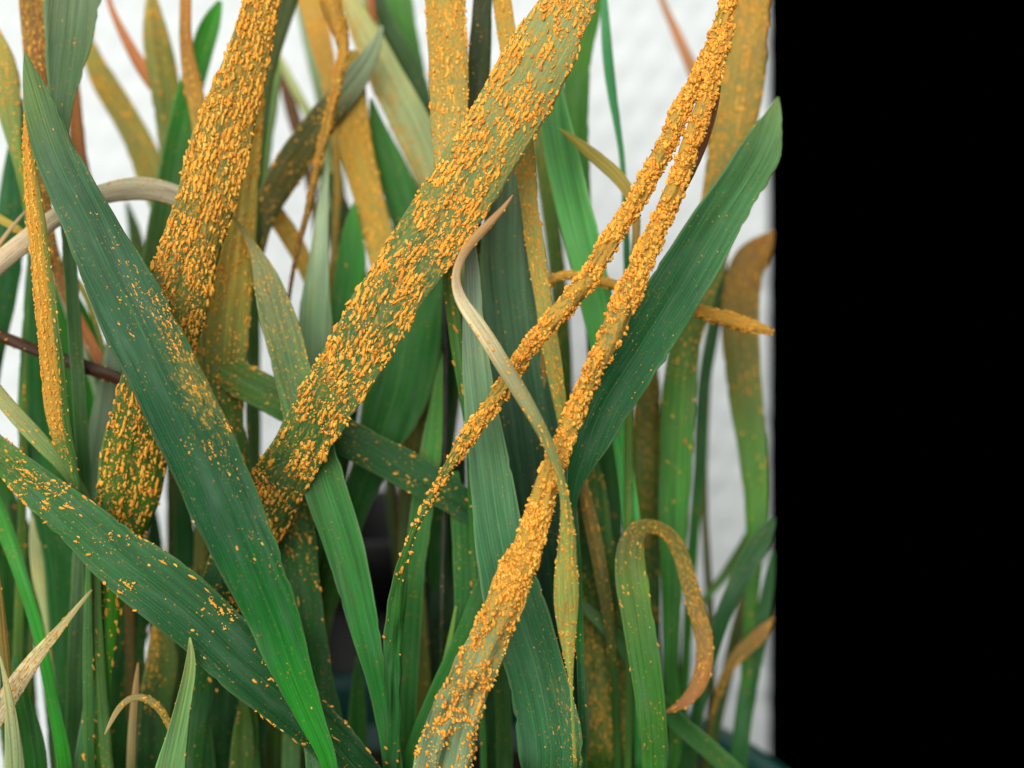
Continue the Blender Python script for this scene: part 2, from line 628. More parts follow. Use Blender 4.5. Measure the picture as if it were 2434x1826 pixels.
    Z -= 0.025 * W[:, None] * np.exp(-(u / 0.10) ** 2)[None, :]
    # fine corrugation of the veins
    S = pos[:, None, :] + C[:, None, :] * X[:, :, None] + N[:, None, :] * Z[:, :, None]
    Sn = np.cross(np.gradient(S, axis=0), np.gradient(S, axis=1))
    Sn /= np.linalg.norm(Sn, axis=2)[:, :, None] + 1e-12
    Sn *= np.sign(np.sum(Sn * N[:, None, :], 2).mean() + 1e-9) if not rolled else 1.0
    if rolled:
        outw = (C[:, None, :] * np.sin(phi)[:, :, None] + N[:, None, :] * np.cos(phi)[:, :, None])
        Sn = outw
    base_pt = pos[-1].copy()
    root = thing(name, label, cat, base_pt, group)
    idx = np.arange(n * nu).reshape(n, nu)
    q = np.stack([idx[:-1, :-1], idx[1:, :-1], idx[1:, 1:], idx[:-1, 1:]], -1).reshape(-1, 4)
    me = quad_mesh('blade', (S - base_pt).reshape(-1, 3), q)
    pig = stops(np.array([lin(c) for c in cols]), f) 
    pig = pig * (1 - low[:, None]) + (0.35 * pig + 0.65 * lin((44, 98, 48))) * low[:, None]      # blades are green towards the soil
    gd = np.clip((pig[:, 1] - pig[:, 0] * 1.15) / (pig[:, 1] + 1e-4) * 2.0, 0, 1)[:, None]
    pig = pig * (1 - gd * np.array([-0.10, 0.0, 0.34]))
    pig = np.repeat(pig[:, None, :], nu, 1)
    cattr(me, 'pigment', pig.reshape(-1, 3))
    rv = stops(rust, f) * (1 - 0.85 * low)
    prof = {'all': np.ones(nu), 'right': np.clip(0.15 + 1.1 * (u + 0.4), 0, 1.2), 'left': np.clip(0.15 + 1.1 * (0.35 - u), 0, 1.2),
            'face': np.clip(1.6 - 1.9 * (u + 0.25), 0.05, 1.2), 'mid': np.exp(-(u / 0.5) ** 2), 'edge': np.clip(np.abs(u) * 1.6 - 0.6, 0.05, 1)}[ru]
    RU = rv[:, None] * prof[None, :]
    fattr(me, 'rust', RU.ravel() * dust)
    fattr(me, 'dry', np.full(n * nu, dry))
    arcw = (Rr[:, None] * phi) * 1000.0
    fattr(me, 'across', arcw.ravel() + seed * 5)
    fattr(me, 'along', np.repeat(s[:, None] * 1000.0, nu, 1).ravel() + seed * 3)
    fattr(me, 'seed', np.full(n * nu, seed))
    fattr(me, 'margin', np.repeat((np.abs(u) > 0.93).astype(float)[None, :], n, 0).ravel())
    bl = link('blade', me, M_LEAF, root)
    so = bl.modifiers.new('thickness', 'SOLIDIFY')
    so.thickness = 0.00022
    so.offset = -1.0 if sg > 0 else 0.0
    if midrib:
        k = nu // 2
        cen = S[:, k, :] + N * 0.00004
        hw = np.clip(W * 0.022, 0.00004, 0.00022)[:, None]
        sec = [(-1.0, 0.0), (-0.5, 0.7), (0.5, 0.7), (1.0, 0.0)]
        VV = np.stack([cen + C * hw * a + N * hw * b for a, b in sec], 1)
        ii = np.arange(n * 4).reshape(n, 4)
        qq = np.stack([ii[:-1, :-1], ii[1:, :-1], ii[1:, 1:], ii[:-1, 1:]], -1).reshape(-1, 4)
        mm = quad_mesh('midrib', (VV - base_pt).reshape(-1, 3), qq)
        pc = pig[:, 0, :] * 1.15 + np.array([0.012, 0.02, 0.008])
        cattr(mm, 'pigment', np.repeat(pc[:, None, :], 4, 1).reshape(-1, 3))
        fattr(mm, 'across', np.tile([0.0, 0.1, 0.2, 0.3], n))
        fattr(mm, 'along', np.repeat(s * 1000.0, 4))
        fattr(mm, 'seed', np.full(n * 4, seed))
        link('midrib', mm, M_LEAF, root)
    if max(np.max(rust), edges) <= 0.0:
        return root
    # ---- rust pustules standing on the surface
    cell = W * 1000.0 * (s[1] - s[0]) * 1000.0          # mm2 per sampled row
    if rolled:
        cell = cell * np.maximum(A, 1.0)
    vis = s < (s[-1] - 0.03) if ext else s >= 0
    rw = cell * rv * vis
    sel_t, sel_u, sel_k = [], [], []
    for kind, dens in ((0, 1.55 * dens), (1, 2.4 * fine * dens)):
        tot = int(np.sum(rw) * dens)
        if tot <= 0:
            continue
        m = tot * 4
        ti = rg.choice(n, m, p=rw / rw.sum()) + rg.random(m) - 0.5
        ti = np.clip(ti, 0, n - 1.001)
        uu = rg.uniform(-1.0, 1.0, m)
        pp = np.interp(uu, u, prof)
        if kind == 0 and not rolled:      # pustules break out in rows between the veins
            wl = np.interp(ti, np.arange(n), W) * 500
            uu = np.clip((np.round(uu * wl / 0.78) * 0.78 + rg.normal(0, 0.10, m)) / np.maximum(wl, 0.05), -1, 1)
            pp = np.interp(uu, u, prof)
        sl = ti / n * s[-1] * 1000
        across = uu * np.interp(ti, np.arange(n), W) * 500
        cs = 0.55 if cluster > 0.8 else 1.0
        nz = vnoise(sl * 0.30 * cs + seed, across * 0.55 * cs + seed) * 0.65 + vnoise(sl * 0.9 + seed, across * 1.5) * 0.35
        pr = pp * np.clip((nz - cluster * 0.62) * 4.0, 0.02, 1)
        keep = np.nonzero(rg.random(m) < pr / 1.2)[0][:tot]
        sel_t.append(ti[keep]); sel_u.append(uu[keep]); sel_k.append(np.full(len(keep), kind))
    if edges > 0:
        ne = int(edges * s[-1] * 1000 * 0.9)
        ti = rg.uniform(0, n - 1.001, ne)
        ok = vnoise(ti * 0.12 + seed, ti * 0 + 5) > 0.45
        ti = ti[ok & (np.interp(ti, np.arange(n), vis.astype(float)) > 0.5)]
        sel_t.append(ti); sel_u.append(np.sign(rg.random(len(ti)) - 0.5) * rg.uniform(0.94, 1.0, len(ti))); sel_k.append(np.zeros(len(ti)))
    if not sel_t:
        return root
    ti = np.concatenate(sel_t); uu = np.concatenate(sel_u); kk = np.concatenate(sel_k)
    order = rg.permutation(len(ti))
    ti, uu, kk = ti[order], uu[order], kk[order]
    fi = ti.astype(int)
    fx = (ti - fi)[:, None]
    uj = np.clip(((uu + 1) / 2 * (nu - 1)), 0, nu - 1.001)
    ui = uj.astype(int)
    uf = (uj - ui)[:, None]
    def samp(G):
        return (G[fi, ui] * (1 - fx) * (1 - uf) + G[fi + 1, ui] * fx * (1 - uf) + G[fi, ui + 1] * (1 - fx) * uf + G[fi + 1, ui + 1] * fx * uf)
    ps = samp(S); nn = samp(Sn)
    nn /= np.linalg.norm(nn, axis=1)[:, None] + 1e-12
    tt = T[fi]
    tt = tt - nn * np.sum(tt * nn, 1)[:, None]
    tt /= np.linalg.norm(tt, axis=1)[:, None] + 1e-12
    bb = np.cross(nn, tt)
    m = len(ti)
    ln = np.where(kk == 0, rg.gamma(4.0, 0.118, m), rg.uniform(0.09, 0.22, m)) * 1e-3 * size
    ln = np.clip(ln, 0.00005, 0.0014 * size)
    wd = np.where(kk == 0, rg.uniform(0.14, 0.29, m), rg.uniform(0.07, 0.15, m)) * 1e-3 * size
    ht = np.where(kk == 0, rg.uniform(0.11, 0.25, m), rg.uniform(0.05, 0.13, m)) * 1e-3 * size
    if rolled:
        ht = ht * 1.9
        ln = ln * 0.75
        wd = wd * 1.15
    ang = rg.normal(0, 0.20, m)
    ca, sa = np.cos(ang)[:, None], np.sin(ang)[:, None]
    tt, bb = tt * ca + bb * sa, bb * ca - tt * sa
    tilt = rg.normal(0, 0.30, m)
    ct, st = np.cos(tilt)[:, None], np.sin(tilt)[:, None]
    tt, nn = tt * ct + nn * st, nn * ct - tt * st
    tint = np.clip(rg.normal(0.60, 0.24, m) + 0.5 * (vnoise(fi * 0.05 + seed, uu * 2 + 9) - 0.5), 0, 1)
    bigsel = np.zeros(m, bool)
    if big:
        cand = np.nonzero(kk == 0)[0]
        cand = cand[np.argsort(-(ln * wd)[cand])][:big]
        bigsel[cand] = True
        from mathutils import Matrix
        for j, ci in enumerate(cand):
            o = bpy.data.objects.new('rust_pustule', PUST_MESH[int(rg.integers(14))])
            COL.objects.link(o)
            o.parent = root
            c3 = ps[ci] - base_pt + nn[ci] * ht[ci] * 0.15
            Mx = np.eye(4)
            Mx[:3, 0] = tt[ci] * ln[ci]; Mx[:3, 1] = bb[ci] * wd[ci]; Mx[:3, 2] = nn[ci] * ht[ci]; Mx[:3, 3] = c3
            o.matrix_local = Matrix(Mx.tolist())
    vs, ts, tn = [], [], []
    o0 = 0
    for kind, TT in ((0, TEMPL), (1, TEMPS)):
        which = np.nonzero((kk == kind) & ~bigsel)[0]
        for ti_, (tv, tf) in enumerate(TT):
            ww = which[ti_::len(TT)]
            if not len(ww):
                continue
            vv = (ps[ww] - base_pt + nn[ww] * ht[ww, None] * 0.15)[:, None, :] + tv[None, :, 0:1] * (tt[ww] * ln[ww, None])[:, None, :] \
                + tv[None, :, 1:2] * (bb[ww] * wd[ww, None])[:, None, :] + tv[None, :, 2:3] * (nn[ww] * ht[ww, None])[:, None, :]
            vs.append(vv.reshape(-1, 3))
            ts.append((tf[None] + (np.arange(len(ww)) * len(tv))[:, None, None] + o0).reshape(-1, 3))
            tn.append(np.repeat(tint[ww], len(tv)))
            o0 += len(ww) * len(tv)
    if vs:
        pm = tri_mesh('rust_crust', np.concatenate(vs), np.concatenate(ts), smooth=True)
        fattr(pm, 'tint', np.concatenate(tn))
        po = link('rust_crust', pm, M_RUST, root)
        po['kind'] = 'stuff'
    return root


# ---- pigments (as the eye sees them, sRGB)
DG = (38, 92, 62); TEAL = (52, 108, 82); MG = (48, 122, 62); BG = (52, 158, 60); PG = (140, 170, 120); YG = (165, 165, 70)
OL = (112, 110, 42); STRAW = (205, 180, 140); TN = (190, 140, 80); BRN = (130, 80, 40); DK = (24, 62, 40); GG = (112, 142, 116)
RB = (165, 105, 45); YO = (185, 150, 50)
# ================================================================== front leaves
leaf('broad smooth dark green leaf in front, tip at upper left, sparse rust dust mid-way', 'h',
     [(127,56,62),(231,54,122),(386,84,196),(540,150,285),(600,168,320),(754,228,415),(909,305,490),(1063,378,567),(1217,451,628),(1340,513,675),(1506,600,722),(1610,648,745),(1721,712,776),(1826,768,806)],
     (.160,.153,.148,.147,.150), [(96,132,88),(58,98,78),(44,92,70),(22,80,52),(20,82,50),(26,112,44),(44,150,48)],
     rust=(.01,.02,.04,.35,.6,.05,.012,.015,.012), ru='right', arc=.55, roll=(-.15,.1,.15,.2), midrib=True, size=.55, cluster=.7, big=10, edges=.12)
leaf('broadest leaf crossing the centre diagonally, thickly peppered with orange rust pustules', 'h',
     [(-120,1345,1490),(0,1283,1426),(121,1200,1382),(209,1145,1335),(286,1100,1292),(440,1004,1200),(540,935,1142),(660,864,1042),(750,809,986),(848,760,928),(969,682,850),(1046,650,799),(1134,592,747),(1210,545,706),(1300,500,655),(1420,468,588),(1560,452,540)],
     (.157,.154,.153,.153,.156,.166,.17), [(150,170,128),(134,160,112),(104,140,98),(66,114,76),(50,108,72),(44,104,62),(38,92,54),(36,86,50)],
     rust=(1.0,.95,.92,.92,.85,.85,.8,.75,.7,.3,.05), arc=.6, bx=460, roll=(.1,.12,.05,0), big=290, cluster=.47, edges=.9, size=1.18, dust=.75, dens=1.2, fine=1.2)
leaf('dark green rust-dotted leaf hanging on below the broad rusty leaf, right of the front leaf', 'h',
     [(1060,650,690),(1120,628,722),(1180,618,738),(1300,634,752),(1450,662,767),(1650,700,800),(1826,735,830)], (.172,.171,.173), [(50,104,60),(44,98,54),(36,88,48),(34,80,46)],
     rust=(.6,.5,.16,.06,.03,.02), arc=.4, size=.8, big=10, cluster=.5)
leaf('upper left leaf crusted with rust, ducking behind the smooth dark green leaf', 'h',
     [(-100,600,710),(0,585,668),(116,545,648),(200,517,632),(301,465,608),(386,444,590),(482,420,562),(617,372,520),(715,345,498),(830,315,465),(909,288,440),(986,270,418),(1055,248,400),(1171,231,385),(1360,214,308),(1500,222,280),(1600,228,265),(1826,222,252)],
     (.166,.163,.161,.160,.162,.166,.168,.168), [(150,130,60),(120,118,56),(92,110,58),(74,104,56),(64,102,50),(60,110,40),(60,140,40),(70,130,60)],
     rust=(1.25,1.2,1.25,1.15,1.0,.8,.65,.55,.25,.06,.02), arc=.85, roll=(-.25,-.2,-.1,0), big=240, cluster=.30, edges=.8, size=1.15, dust=.68, dens=1.2, fine=1.2)
leaf('dark green leaf slanting down from the left edge with scattered rust clusters', 'v',
     [(-80,965,1030),(0,1030,1123),(66,1084,1200),(187,1167,1313),(275,1233,1408),(363,1288,1484),(473,1376,1574),(572,1475,1668),(640,1540,1720),(785,1684,1835),(880,1800,1930)],
     (.162,.157,.154,.154,.156,.16), [(60,110,50),(45,100,56),(34,94,56),(28,86,52),(26,78,46),(26,70,40)],
     rust=(.5,.42,.26,.22,.18,.10,.05,.02), arc=.5, roll=(.2,.1,.1), big=60, cluster=.92, edges=.8, size=.85, dens=1.6, midrib=True, bx=960)
# the two rolled stalks and the twisted ribbon in front of them
leaf('rolled rust-caked leaf on the right, upper of the two touching, thinning out leftwards', 'c',
     [(1760,-90,46),(1732,0,42),(1698,116,40),(1655,193,40),(1617,270,44),(1586,347,44),(1547,405,44),(1520,463,42),(1485,521,44),(1447,579,46),(1416,633,46),(1385,685,46),(1327,747,46),(1269,804,44),(1235,865,42),(1190,928,42),(1148,990,40),(1113,1040,36),(1078,1086,32),(1051,1140,26),(1017,1194,18),(990,1245,14),(966,1313,18),(950,1360,32),(944,1430,44),(936,1510,46),(935,1600,40),(935,1750,30),(932,1826,28)],
     (.158,.156,.153,.152,.152,.153,.160,.164), [(150,110,60),(130,115,62),(120,118,70),(105,112,70),(70,100,60),(60,105,55),(46,110,58),(34,96,50)],
     rust=(2.0,1.9,1.9,1.9,1.9,1.9,1.8,1.3,.5,.03,0,0), arc=(2.2,2.4,2.4,2.4,2.4,2.2,1.8,.8,.6), big=180, edges=1.6, cluster=.44, size=1.05, dust=.55, dens=1.25)
leaf('rolled rust-caked leaf on the right, lower of the two, opening wide at the bottom edge', 'c',
     [(1735,60,30),(1712,130,36),(1690,193,40),(1671,270,42),(1644,328,42),(1628,386,44),(1609,444,48),(1586,482,48),(1566,540,50),(1539,598,54),(1524,625,58),(1501,677,60),(1482,727,58),(1458,785,54),(1431,839,52),(1404,901,50),(1377,955,50),(1354,1005,50),(1335,1060,50),(1320,1100,50),(1302,1145,56),(1287,1195,64),(1273,1244,70),(1255,1302,76),(1236,1350,84),(1214,1402,90),(1192,1450,94),(1168,1502,98),(1143,1555,104),(1121,1610,108),(1098,1668,116),(1075,1745,128),(1057,1826,136),(1040,1920,140)],
     (.157,.152,.150,.149,.1485,.148,.150), [(140,110,60),(125,118,66),(120,122,76),(112,124,84),(96,122,92),(112,144,116),(132,162,132)],
     rust=(1.7,1.8,1.9,1.7,1.5,1.5,1.9,2.0,1.7,1.15,.6,.4), arc=(2.2,2.4,2.4,2.4,2.2,2.0,1.4,.8,.6), big=260, cluster=.40, size=1.05, edges=1.6, bx=1035, wext=90, dust=.62, dens=1.3)
leaf('dark brown shrivelled flap hanging behind the top of the rolled rusty pair', 'c',
     [(1716,110,8),(1704,165,26),(1694,230,38),(1683,290,34),(1668,350,22),(1650,405,14),(1598,500,10),(1512,680,9),(1440,830,7),(1360,1000,3)], (.158,.156,.154,.153), [(120,75,45),(100,62,38),(84,54,34),(70,60,40)], rust=(.15,.1,.02), arc=1.2, dry=.8, size=.5, ext=False)
leaf('thin twisted ribbon leaf with a curled straw tip, crossing over the rolled rusty pair', 'c',
     [(1219,464,3),(1194,501,15),(1155,540,25),(1117,575,24),(1090,613,18),(1076,650,16),(1078,693,24),(1101,727,33),(1136,770,37),(1167,820,38),(1200,875,40),(1232,925,39),(1260,972,35),(1285,1017,31),(1308,1063,27),(1327,1109,21),(1338,1155,17),(1345,1195,22),(1348,1235,31),(1350,1282,41),(1347,1340,54),(1346,1417,64),(1347,1475,54),(1350,1533,34),(1354,1572,20),(1357,1622,8),(1362,1720,8),(1368,1840,10)],
     (.147,.1465,.146,.1455,.1455,.147,.151,.158), [(190,145,90),(190,150,95),(225,212,172),(160,158,115),(122,134,84),(125,140,72),(150,165,80),(165,190,105),(150,180,95),(60,120,60)],
     rust=(.03,.05,.10,.35,.5,.45,.6,.6,.7,.55,.1), arc=1.2, dry=.65, cluster=.4, size=.62, edges=.9, big=20)
leaf('long pale blue-green veined leaf left of the open rolled leaf', 'h',
     [(520,1112,1118),(600,1106,1134),(638,1105,1140),(793,1101,1155),(909,1101,1175),(986,1105,1186),(1063,1113,1206),(1240,1125,1240),(1340,1136,1268),(1456,1152,1305),(1564,1195,1338),(1688,1222,1370),(1826,1235,1388)],
     (.164,.161,.160,.159,.159), [(150,165,150),(118,148,128),(84,134,108),(62,122,92),(52,112,82),(50,108,78)],
     rust=(.08,.12,.10,.08,.08,.12,.35,.35), ru='right', arc=-.5, roll=(.25,.2,.1), cluster=.62, size=.55, midrib=True, big=12, bx=1290, wext=110)
leaf('upper centre leaf, orange pustules in its upper half, passing under the broad diagonal leaf', 'h',
     [(-80,1005,1105),(0,1009,1106),(154,1017,1112),(270,1020,1112),(400,1030,1110),(560,1045,1104),(658,1049,1083),(754,1060,1096),(870,1078,1107),(960,1095,1112),(1040,1106,1118),(1200,1112,1128)],
     (.168,.165,.162,.163,.165,.169), [(165,160,85),(150,150,85),(140,158,105),(90,130,70),(60,125,60),(54,118,56)],
     rust=(1.0,.9,.7,.3,.18,.12,.08), arc=.9, roll=(.15,.1), cluster=.38, big=70, edges=.5, size=.95, bx=1150)
leaf('dark narrow leaf with fine rust specks beside the upper centre rusty leaf', 'h',
     [(-80,1130,1172),(0,1125,1170),(135,1112,1168),(240,1106,1160),(400,1100,1150),(600,1105,1145)], (.172,.174), [(60,74,40),(54,72,40),(50,70,40)],
     rust=(.12,.10), arc=.6, size=.5, cluster=.55, bx=1200)
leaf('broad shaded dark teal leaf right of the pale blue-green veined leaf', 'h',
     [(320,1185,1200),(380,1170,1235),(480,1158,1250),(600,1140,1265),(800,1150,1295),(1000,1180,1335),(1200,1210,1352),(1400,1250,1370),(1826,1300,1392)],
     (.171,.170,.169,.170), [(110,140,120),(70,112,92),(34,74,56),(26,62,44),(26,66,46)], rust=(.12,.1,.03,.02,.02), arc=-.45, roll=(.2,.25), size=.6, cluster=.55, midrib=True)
leaf('narrow yellow-green leaf with orange stripes, passing behind the thin twisted ribbon', 'h',
     [(-80,1165,1205),(0,1170,1215),(60,1178,1224),(200,1200,1247),(386,1223,1273),(502,1239,1281),(617,1254,1300),(716,1273,1312),(831,1289,1331),(947,1312,1347),(1005,1327,1352),(1100,1345,1362),(1300,1362,1375),(1826,1378,1392)],
     (.168,.166,.165,.165,.166), [(185,165,80),(165,160,85),(140,160,90),(120,155,85),(100,145,75),(50,120,60)],
     rust=(1.0,.9,.8,.8,.65,.5,.1,.02), arc=.6, cluster=.42, size=.72, big=30, edges=.3)
leaf('bright green finely veined leaf behind the small curved yellow tip, right of centre', 'h',
     [(150,1300,1322),(189,1290,1333),(278,1283,1356),(386,1300,1383),(482,1320,1405),(598,1347,1437),(727,1381,1462),(860,1412,1475),(1005,1448,1490),(1121,1468,1506),(1217,1478,1520),(1400,1490,1535),(1826,1510,1550)],
     (.176,.174,.175,.178), [(96,168,116),(92,170,112),(80,168,100),(60,155,80),(66,160,94),(74,165,104),(50,135,70)], rust=(.01,.01), arc=-.5, roll=(.3,.2,.1), midrib=True, size=.5)
leaf('plain green leaf hanging behind the top end of the broad rusty leaf', 'h',
     [(-50,1400,1440),(40,1370,1428),(135,1345,1406),(250,1335,1400),(400,1345,1402),(500,1360,1405),(700,1385,1412)], (.192,.19), [(70,130,50),(60,125,48),(50,115,40)], arc=.4, rust=(0,), bx=1440)
leaf('slender teal-green leaf standing alone against the white paper', 'h',
     [(-60,1428,1438),(0,1428,1444),(116,1430,1456),(231,1445,1467),(328,1465,1480),(400,1475,1488),(480,1479,1491),(600,1481,1499),(700,1484,1500),(860,1482,1502)], (.182,.180,.182), [(70,150,110),(56,140,100),(50,125,86),(50,120,80)], arc=.6, rust=(0,), bx=1500)
leaf('small curved yellowish leaf tip over the bright green veined leaf', 'c',
     [(1329,305,3),(1345,315,12),(1362,328,21),(1393,355,29),(1431,386,33),(1470,417,34),(1497,455,28),(1512,486,24),(1514,540,20),(1510,590,18),(1502,680,18),(1498,800,20)], (.170,.169,.169,.172), [(165,150,60),(160,148,62),(165,140,70),(150,135,60),(90,130,60)], arc=.8, dry=.15, rust=(.05,.02), size=.5, bx=1490)
leaf('large dark green leaf rising to the right edge behind the lower rolled leaf', 'h',
     [(232,1846,1852),(262,1826,1858),(300,1800,1862),(347,1762,1868),(436,1701,1826),(513,1644,1779),(598,1586,1736),(704,1520,1674),(785,1467,1624),(885,1405,1559),(955,1362,1509),(1051,1345,1451),(1105,1345,1412),(1167,1346,1372),(1300,1360,1380),(1500,1368,1386),(1826,1376,1394)],
     (.172,.163,.160,.158,.158,.160,.163,.165), [(100,140,104),(70,126,88),(44,106,72),(30,92,58),(26,88,52),(28,84,48),(50,120,56),(50,120,56)],
     rust=(.14,.18,.20,.18,.16,.10,.05), arc=-.6, roll=(-.1,-.15,-.1), size=.55, cluster=.6, midrib=True, big=12)
leaf('fuzzy rolled leaf running sideways behind the rusty pair to the right edge', 'c',
     [(1838,790,10),(1824,785,32),(1800,778,39),(1759,768,38),(1702,750,37),(1655,739,33),(1560,706,28),(1470,680,25),(1439,673,25),(1354,650,22),(1320,646,20),(1300,655,18),(1288,690,18),(1290,760,18)],
     (.172,.170,.169,.168,.168), [(170,115,70),(165,110,65),(150,110,60),(140,110,55),(130,110,60)], rust=(1.5,1.5,1.4,1.4,1.2,.6), arc=4.4, size=.6, cluster=.1, fine=1.6, dry=.3, bx=1330)
leaf('wide rust-mottled leaf at the top right corner, green lower down', 'h',
     [(-80,1768,1846),(0,1748,1832),(154,1708,1822),(309,1690,1795),(386,1678,1775),(500,1662,1757),(650,1630,1720),(785,1600,1672),(850,1586,1660),(950,1571,1656),(1063,1570,1648),(1240,1565,1635),(1400,1572,1622),(1570,1576,1612),(1826,1580,1612)],
     (.188,.185,.184,.185,.188), [(165,130,60),(140,130,65),(120,125,60),(80,130,60),(66,136,68),(60,128,64),(50,118,56)], rust=(.75,.7,.65,.4,.06,.02,0,0), arc=.7, cluster=.45, size=.8, bx=1560)
leaf('green leaf at the right edge with a rusty brown bend at its top', 'c',
     [(1838,548,8),(1832,566,40),(1812,586,70),(1778,625,86),(1762,690,88),(1760,780,90),(1768,900,84),(1780,1000,76),(1792,1100,66),(1798,1200,54),(1795,1300,44),(1788,1400,34),(1775,1550,26),(1760,1826,22)], (.204,.200,.198,.2,.203), [(160,110,55),(130,118,56),(80,130,62),(74,134,66),(70,128,64),(70,120,60)], rust=(.6,.4,.10,.05,.03,.02), arc=.5, cluster=.5, size=.7, bx=1740)
leaf('narrow dark leaf in the gap left of the rusty-topped right edge leaf', 'h',
     [(610,1716,1730),(700,1697,1724),(800,1676,1708),(900,1660,1690),(1000,1652,1684),(1100,1650,1680),(1200,1642,1668),(1300,1634,1660),(1450,1625,1648),(1600,1618,1640),(1826,1600,1625)], (.206,.205,.208), [(36,84,50),(40,92,52),(56,126,54),(50,120,52)], arc=.4, rust=(0,))
leaf('dark green leaf slanting in from the lower right edge', 'c',
     [(1840,1228,8),(1826,1258,42),(1779,1338,48),(1744,1406,42),(1710,1485,38),(1685,1570,34),(1660,1680,30),(1640,1826,28)], (.19,.186,.187,.19), [(40,84,52),(36,86,52),(34,88,50),(40,92,54)], arc=.5, rust=(0,))
leaf('thin green blade branching left below the right edge leaf', 'c',
     [(1800,1230,14),(1785,1268,26),(1750,1330,28),(1710,1385,22),(1676,1420,16),(1640,1480,14),(1622,1600,12)], (.212,.21), [(80,130,64),(90,140,84),(76,140,66)], arc=.4, rust=(0,))
leaf('upright green leaf at the lower right just inside the pot rim', 'c',
     [(1838,1310,8),(1832,1350,20),(1822,1420,30),(1805,1500,40),(1785,1600,44),(1768,1700,42),(1755,1826,40)], (.201,.2), [(60,112,80),(44,104,60),(44,110,62)], arc=.5, rust=(0,))
leaf('rusty brown leaf curving in from the right edge above the pot rim', 'c',
     [(1838,1470,6),(1826,1490,36),(1780,1535,34),(1745,1562,30),(1722,1610,22),(1700,1670,14),(1685,1740,10)], (.197,.195,.197), [(140,105,50),(135,110,50),(110,105,50)], rust=(.5,.4,.2), arc=.6, size=.7, dry=.4)
leaf('brownish green leaf behind the curving rusty one at lower right', 'c',
     [(1785,1360,14),(1765,1450,30),(1745,1530,30),(1725,1620,26),(1700,1740,24),(1690,1826,22)], (.212,.21), [(110,110,60),(90,112,56),(64,108,54)], rust=(.1,.02), arc=.5, size=.6)
leaf('green leaf bent over in a hoop, brown end curling back, lower right', 'c',
     [(1576,1696,4),(1601,1690,16),(1632,1672,28),(1659,1641,38),(1674,1603,42),(1678,1552,41),(1671,1495,42),(1651,1437,42),(1632,1360,40),(1615,1302,38),(1588,1262,34),(1552,1243,28),(1522,1244,34),(1501,1268,56),(1496,1315,70),(1502,1380,80),(1514,1456,76),(1530,1560,76),(1544,1649,72),(1557,1826,60)],
     (.170,.172,.173,.173,.170,.165,.163,.163,.166), [(165,105,55),(160,105,55),(125,100,50),(105,105,48),(110,105,48),(88,128,58),(64,120,60),(60,124,58),(70,140,66)],
     rust=(.35,.5,.6,.7,.6,.25,.12,.08,.03,.03), arc=.5, size=.62, cluster=.5, big=10)
# ================================================================== left side
leaf('narrow folded leaf at the left, its face thickly coated orange', 'h',
     [(265,56,62),(347,54,80),(424,57,90),(502,62,104),(600,73,116),(735,85,134),(839,96,150),(928,102,160),(986,108,168),(1060,130,178),(1136,172,187),(1230,196,206)],
     (.162,.159,.158,.159,.163), [(150,140,60),(150,140,60),(120,140,70),(96,140,72),(80,130,72),(80,130,80)], rust=(2.2,2.3,2.3,2.2,1.6,.4,.05), ru='face', arc=.8, cluster=.1, big=60, size=.7, edges=.6, bx=215, wext=24)
leaf('dry grey-straw leaf arching from the left edge behind the front leaves', 'c',
     [(512,540,8),(498,522,28),(470,495,46),(420,463,52),(365,447,56),(320,446,56),(270,453,50),(231,463,45),(185,484,42),(135,514,42),(90,548,44),(45,585,46),(0,622,48),(-60,680,50),(-120,800,46),(-140,1000,40)], (.172,.170,.168,.168,.168,.168,.172), [(160,155,125),(168,164,138),(185,178,150),(215,195,160),(235,210,178),(235,205,170),(200,170,130)], rust=(.06,.14,.12,.04,.04,.04), arc=.9, dry=.8, size=.55, cluster=.45, bx=-60)
leaf('grey-green leaf with a sharp tip and dark rust streaks, bright green below the broad leaf', 'h',
     [(500,538,542),(560,580,596),(600,595,622),(646,600,658),(708,606,685),(766,618,708),(831,638,728),(889,650,740),(959,666,768),(1063,692,801),(1159,723,826),(1186,731,835),(1286,766,863),(1402,804,888),(1514,839,905),(1610,870,920),(1707,893,936),(1826,912,960)],
     (.170,.166,.164,.163,.163,.165), [(150,140,80),(110,128,92),(78,116,82),(60,120,70),(56,128,74),(50,134,72),(40,124,60),(36,110,56)], rust=(.5,.55,.5,.3,.08,.02,0,0,0), arc=-.6, roll=(.1,.2,.25), dry=.45, size=.6, cluster=.5, midrib=True, big=10)
leaf('dark green rust-spotted leaf running sideways behind the broad rusty leaf', 'c',
     [(425,780,14),(450,812,50),(490,850,72),(559,897,84),(640,938,88),(740,990,88),(830,1045,88),(909,1084,92),(980,1125,90),(1050,1165,80),(1130,1215,70),(1220,1270,60)], (.173,.172,.171,.172,.175), [(110,125,50),(70,118,56),(44,100,56),(34,88,52),(32,80,48)], rust=(.6,.4,.25,.15,.15,.12,.06), arc=.4, cluster=.6, size=.75, edges=.4, bx=1350, big=14)
leaf('pale yellow-green leaf coming in from the left edge above the rust-clustered leaf', 'c',
     [(-50,875,34),(0,945,36),(50,1000,38),(100,1055,37),(150,1105,32),(190,1160,28)], (.163,.162,.164), [(165,165,110),(150,160,100),(110,145,90),(90,130,80)], rust=(.4,.35,.3,.2), arc=.8, dry=.3, size=.6, bx=260)
leaf('broad green leaf low on the left behind the orange-coated folded leaf', 'h',
     [(540,78,100),(620,66,110),(720,58,112),(850,50,110),(1000,45,125),(1150,60,160),(1300,102,192),(1400,112,205),(1600,130,215),(1826,150,225)], (.184,.182,.181), [(40,100,56),(36,110,50),(34,100,48),(34,92,48)], arc=.4, rust=(.01,), size=.5)
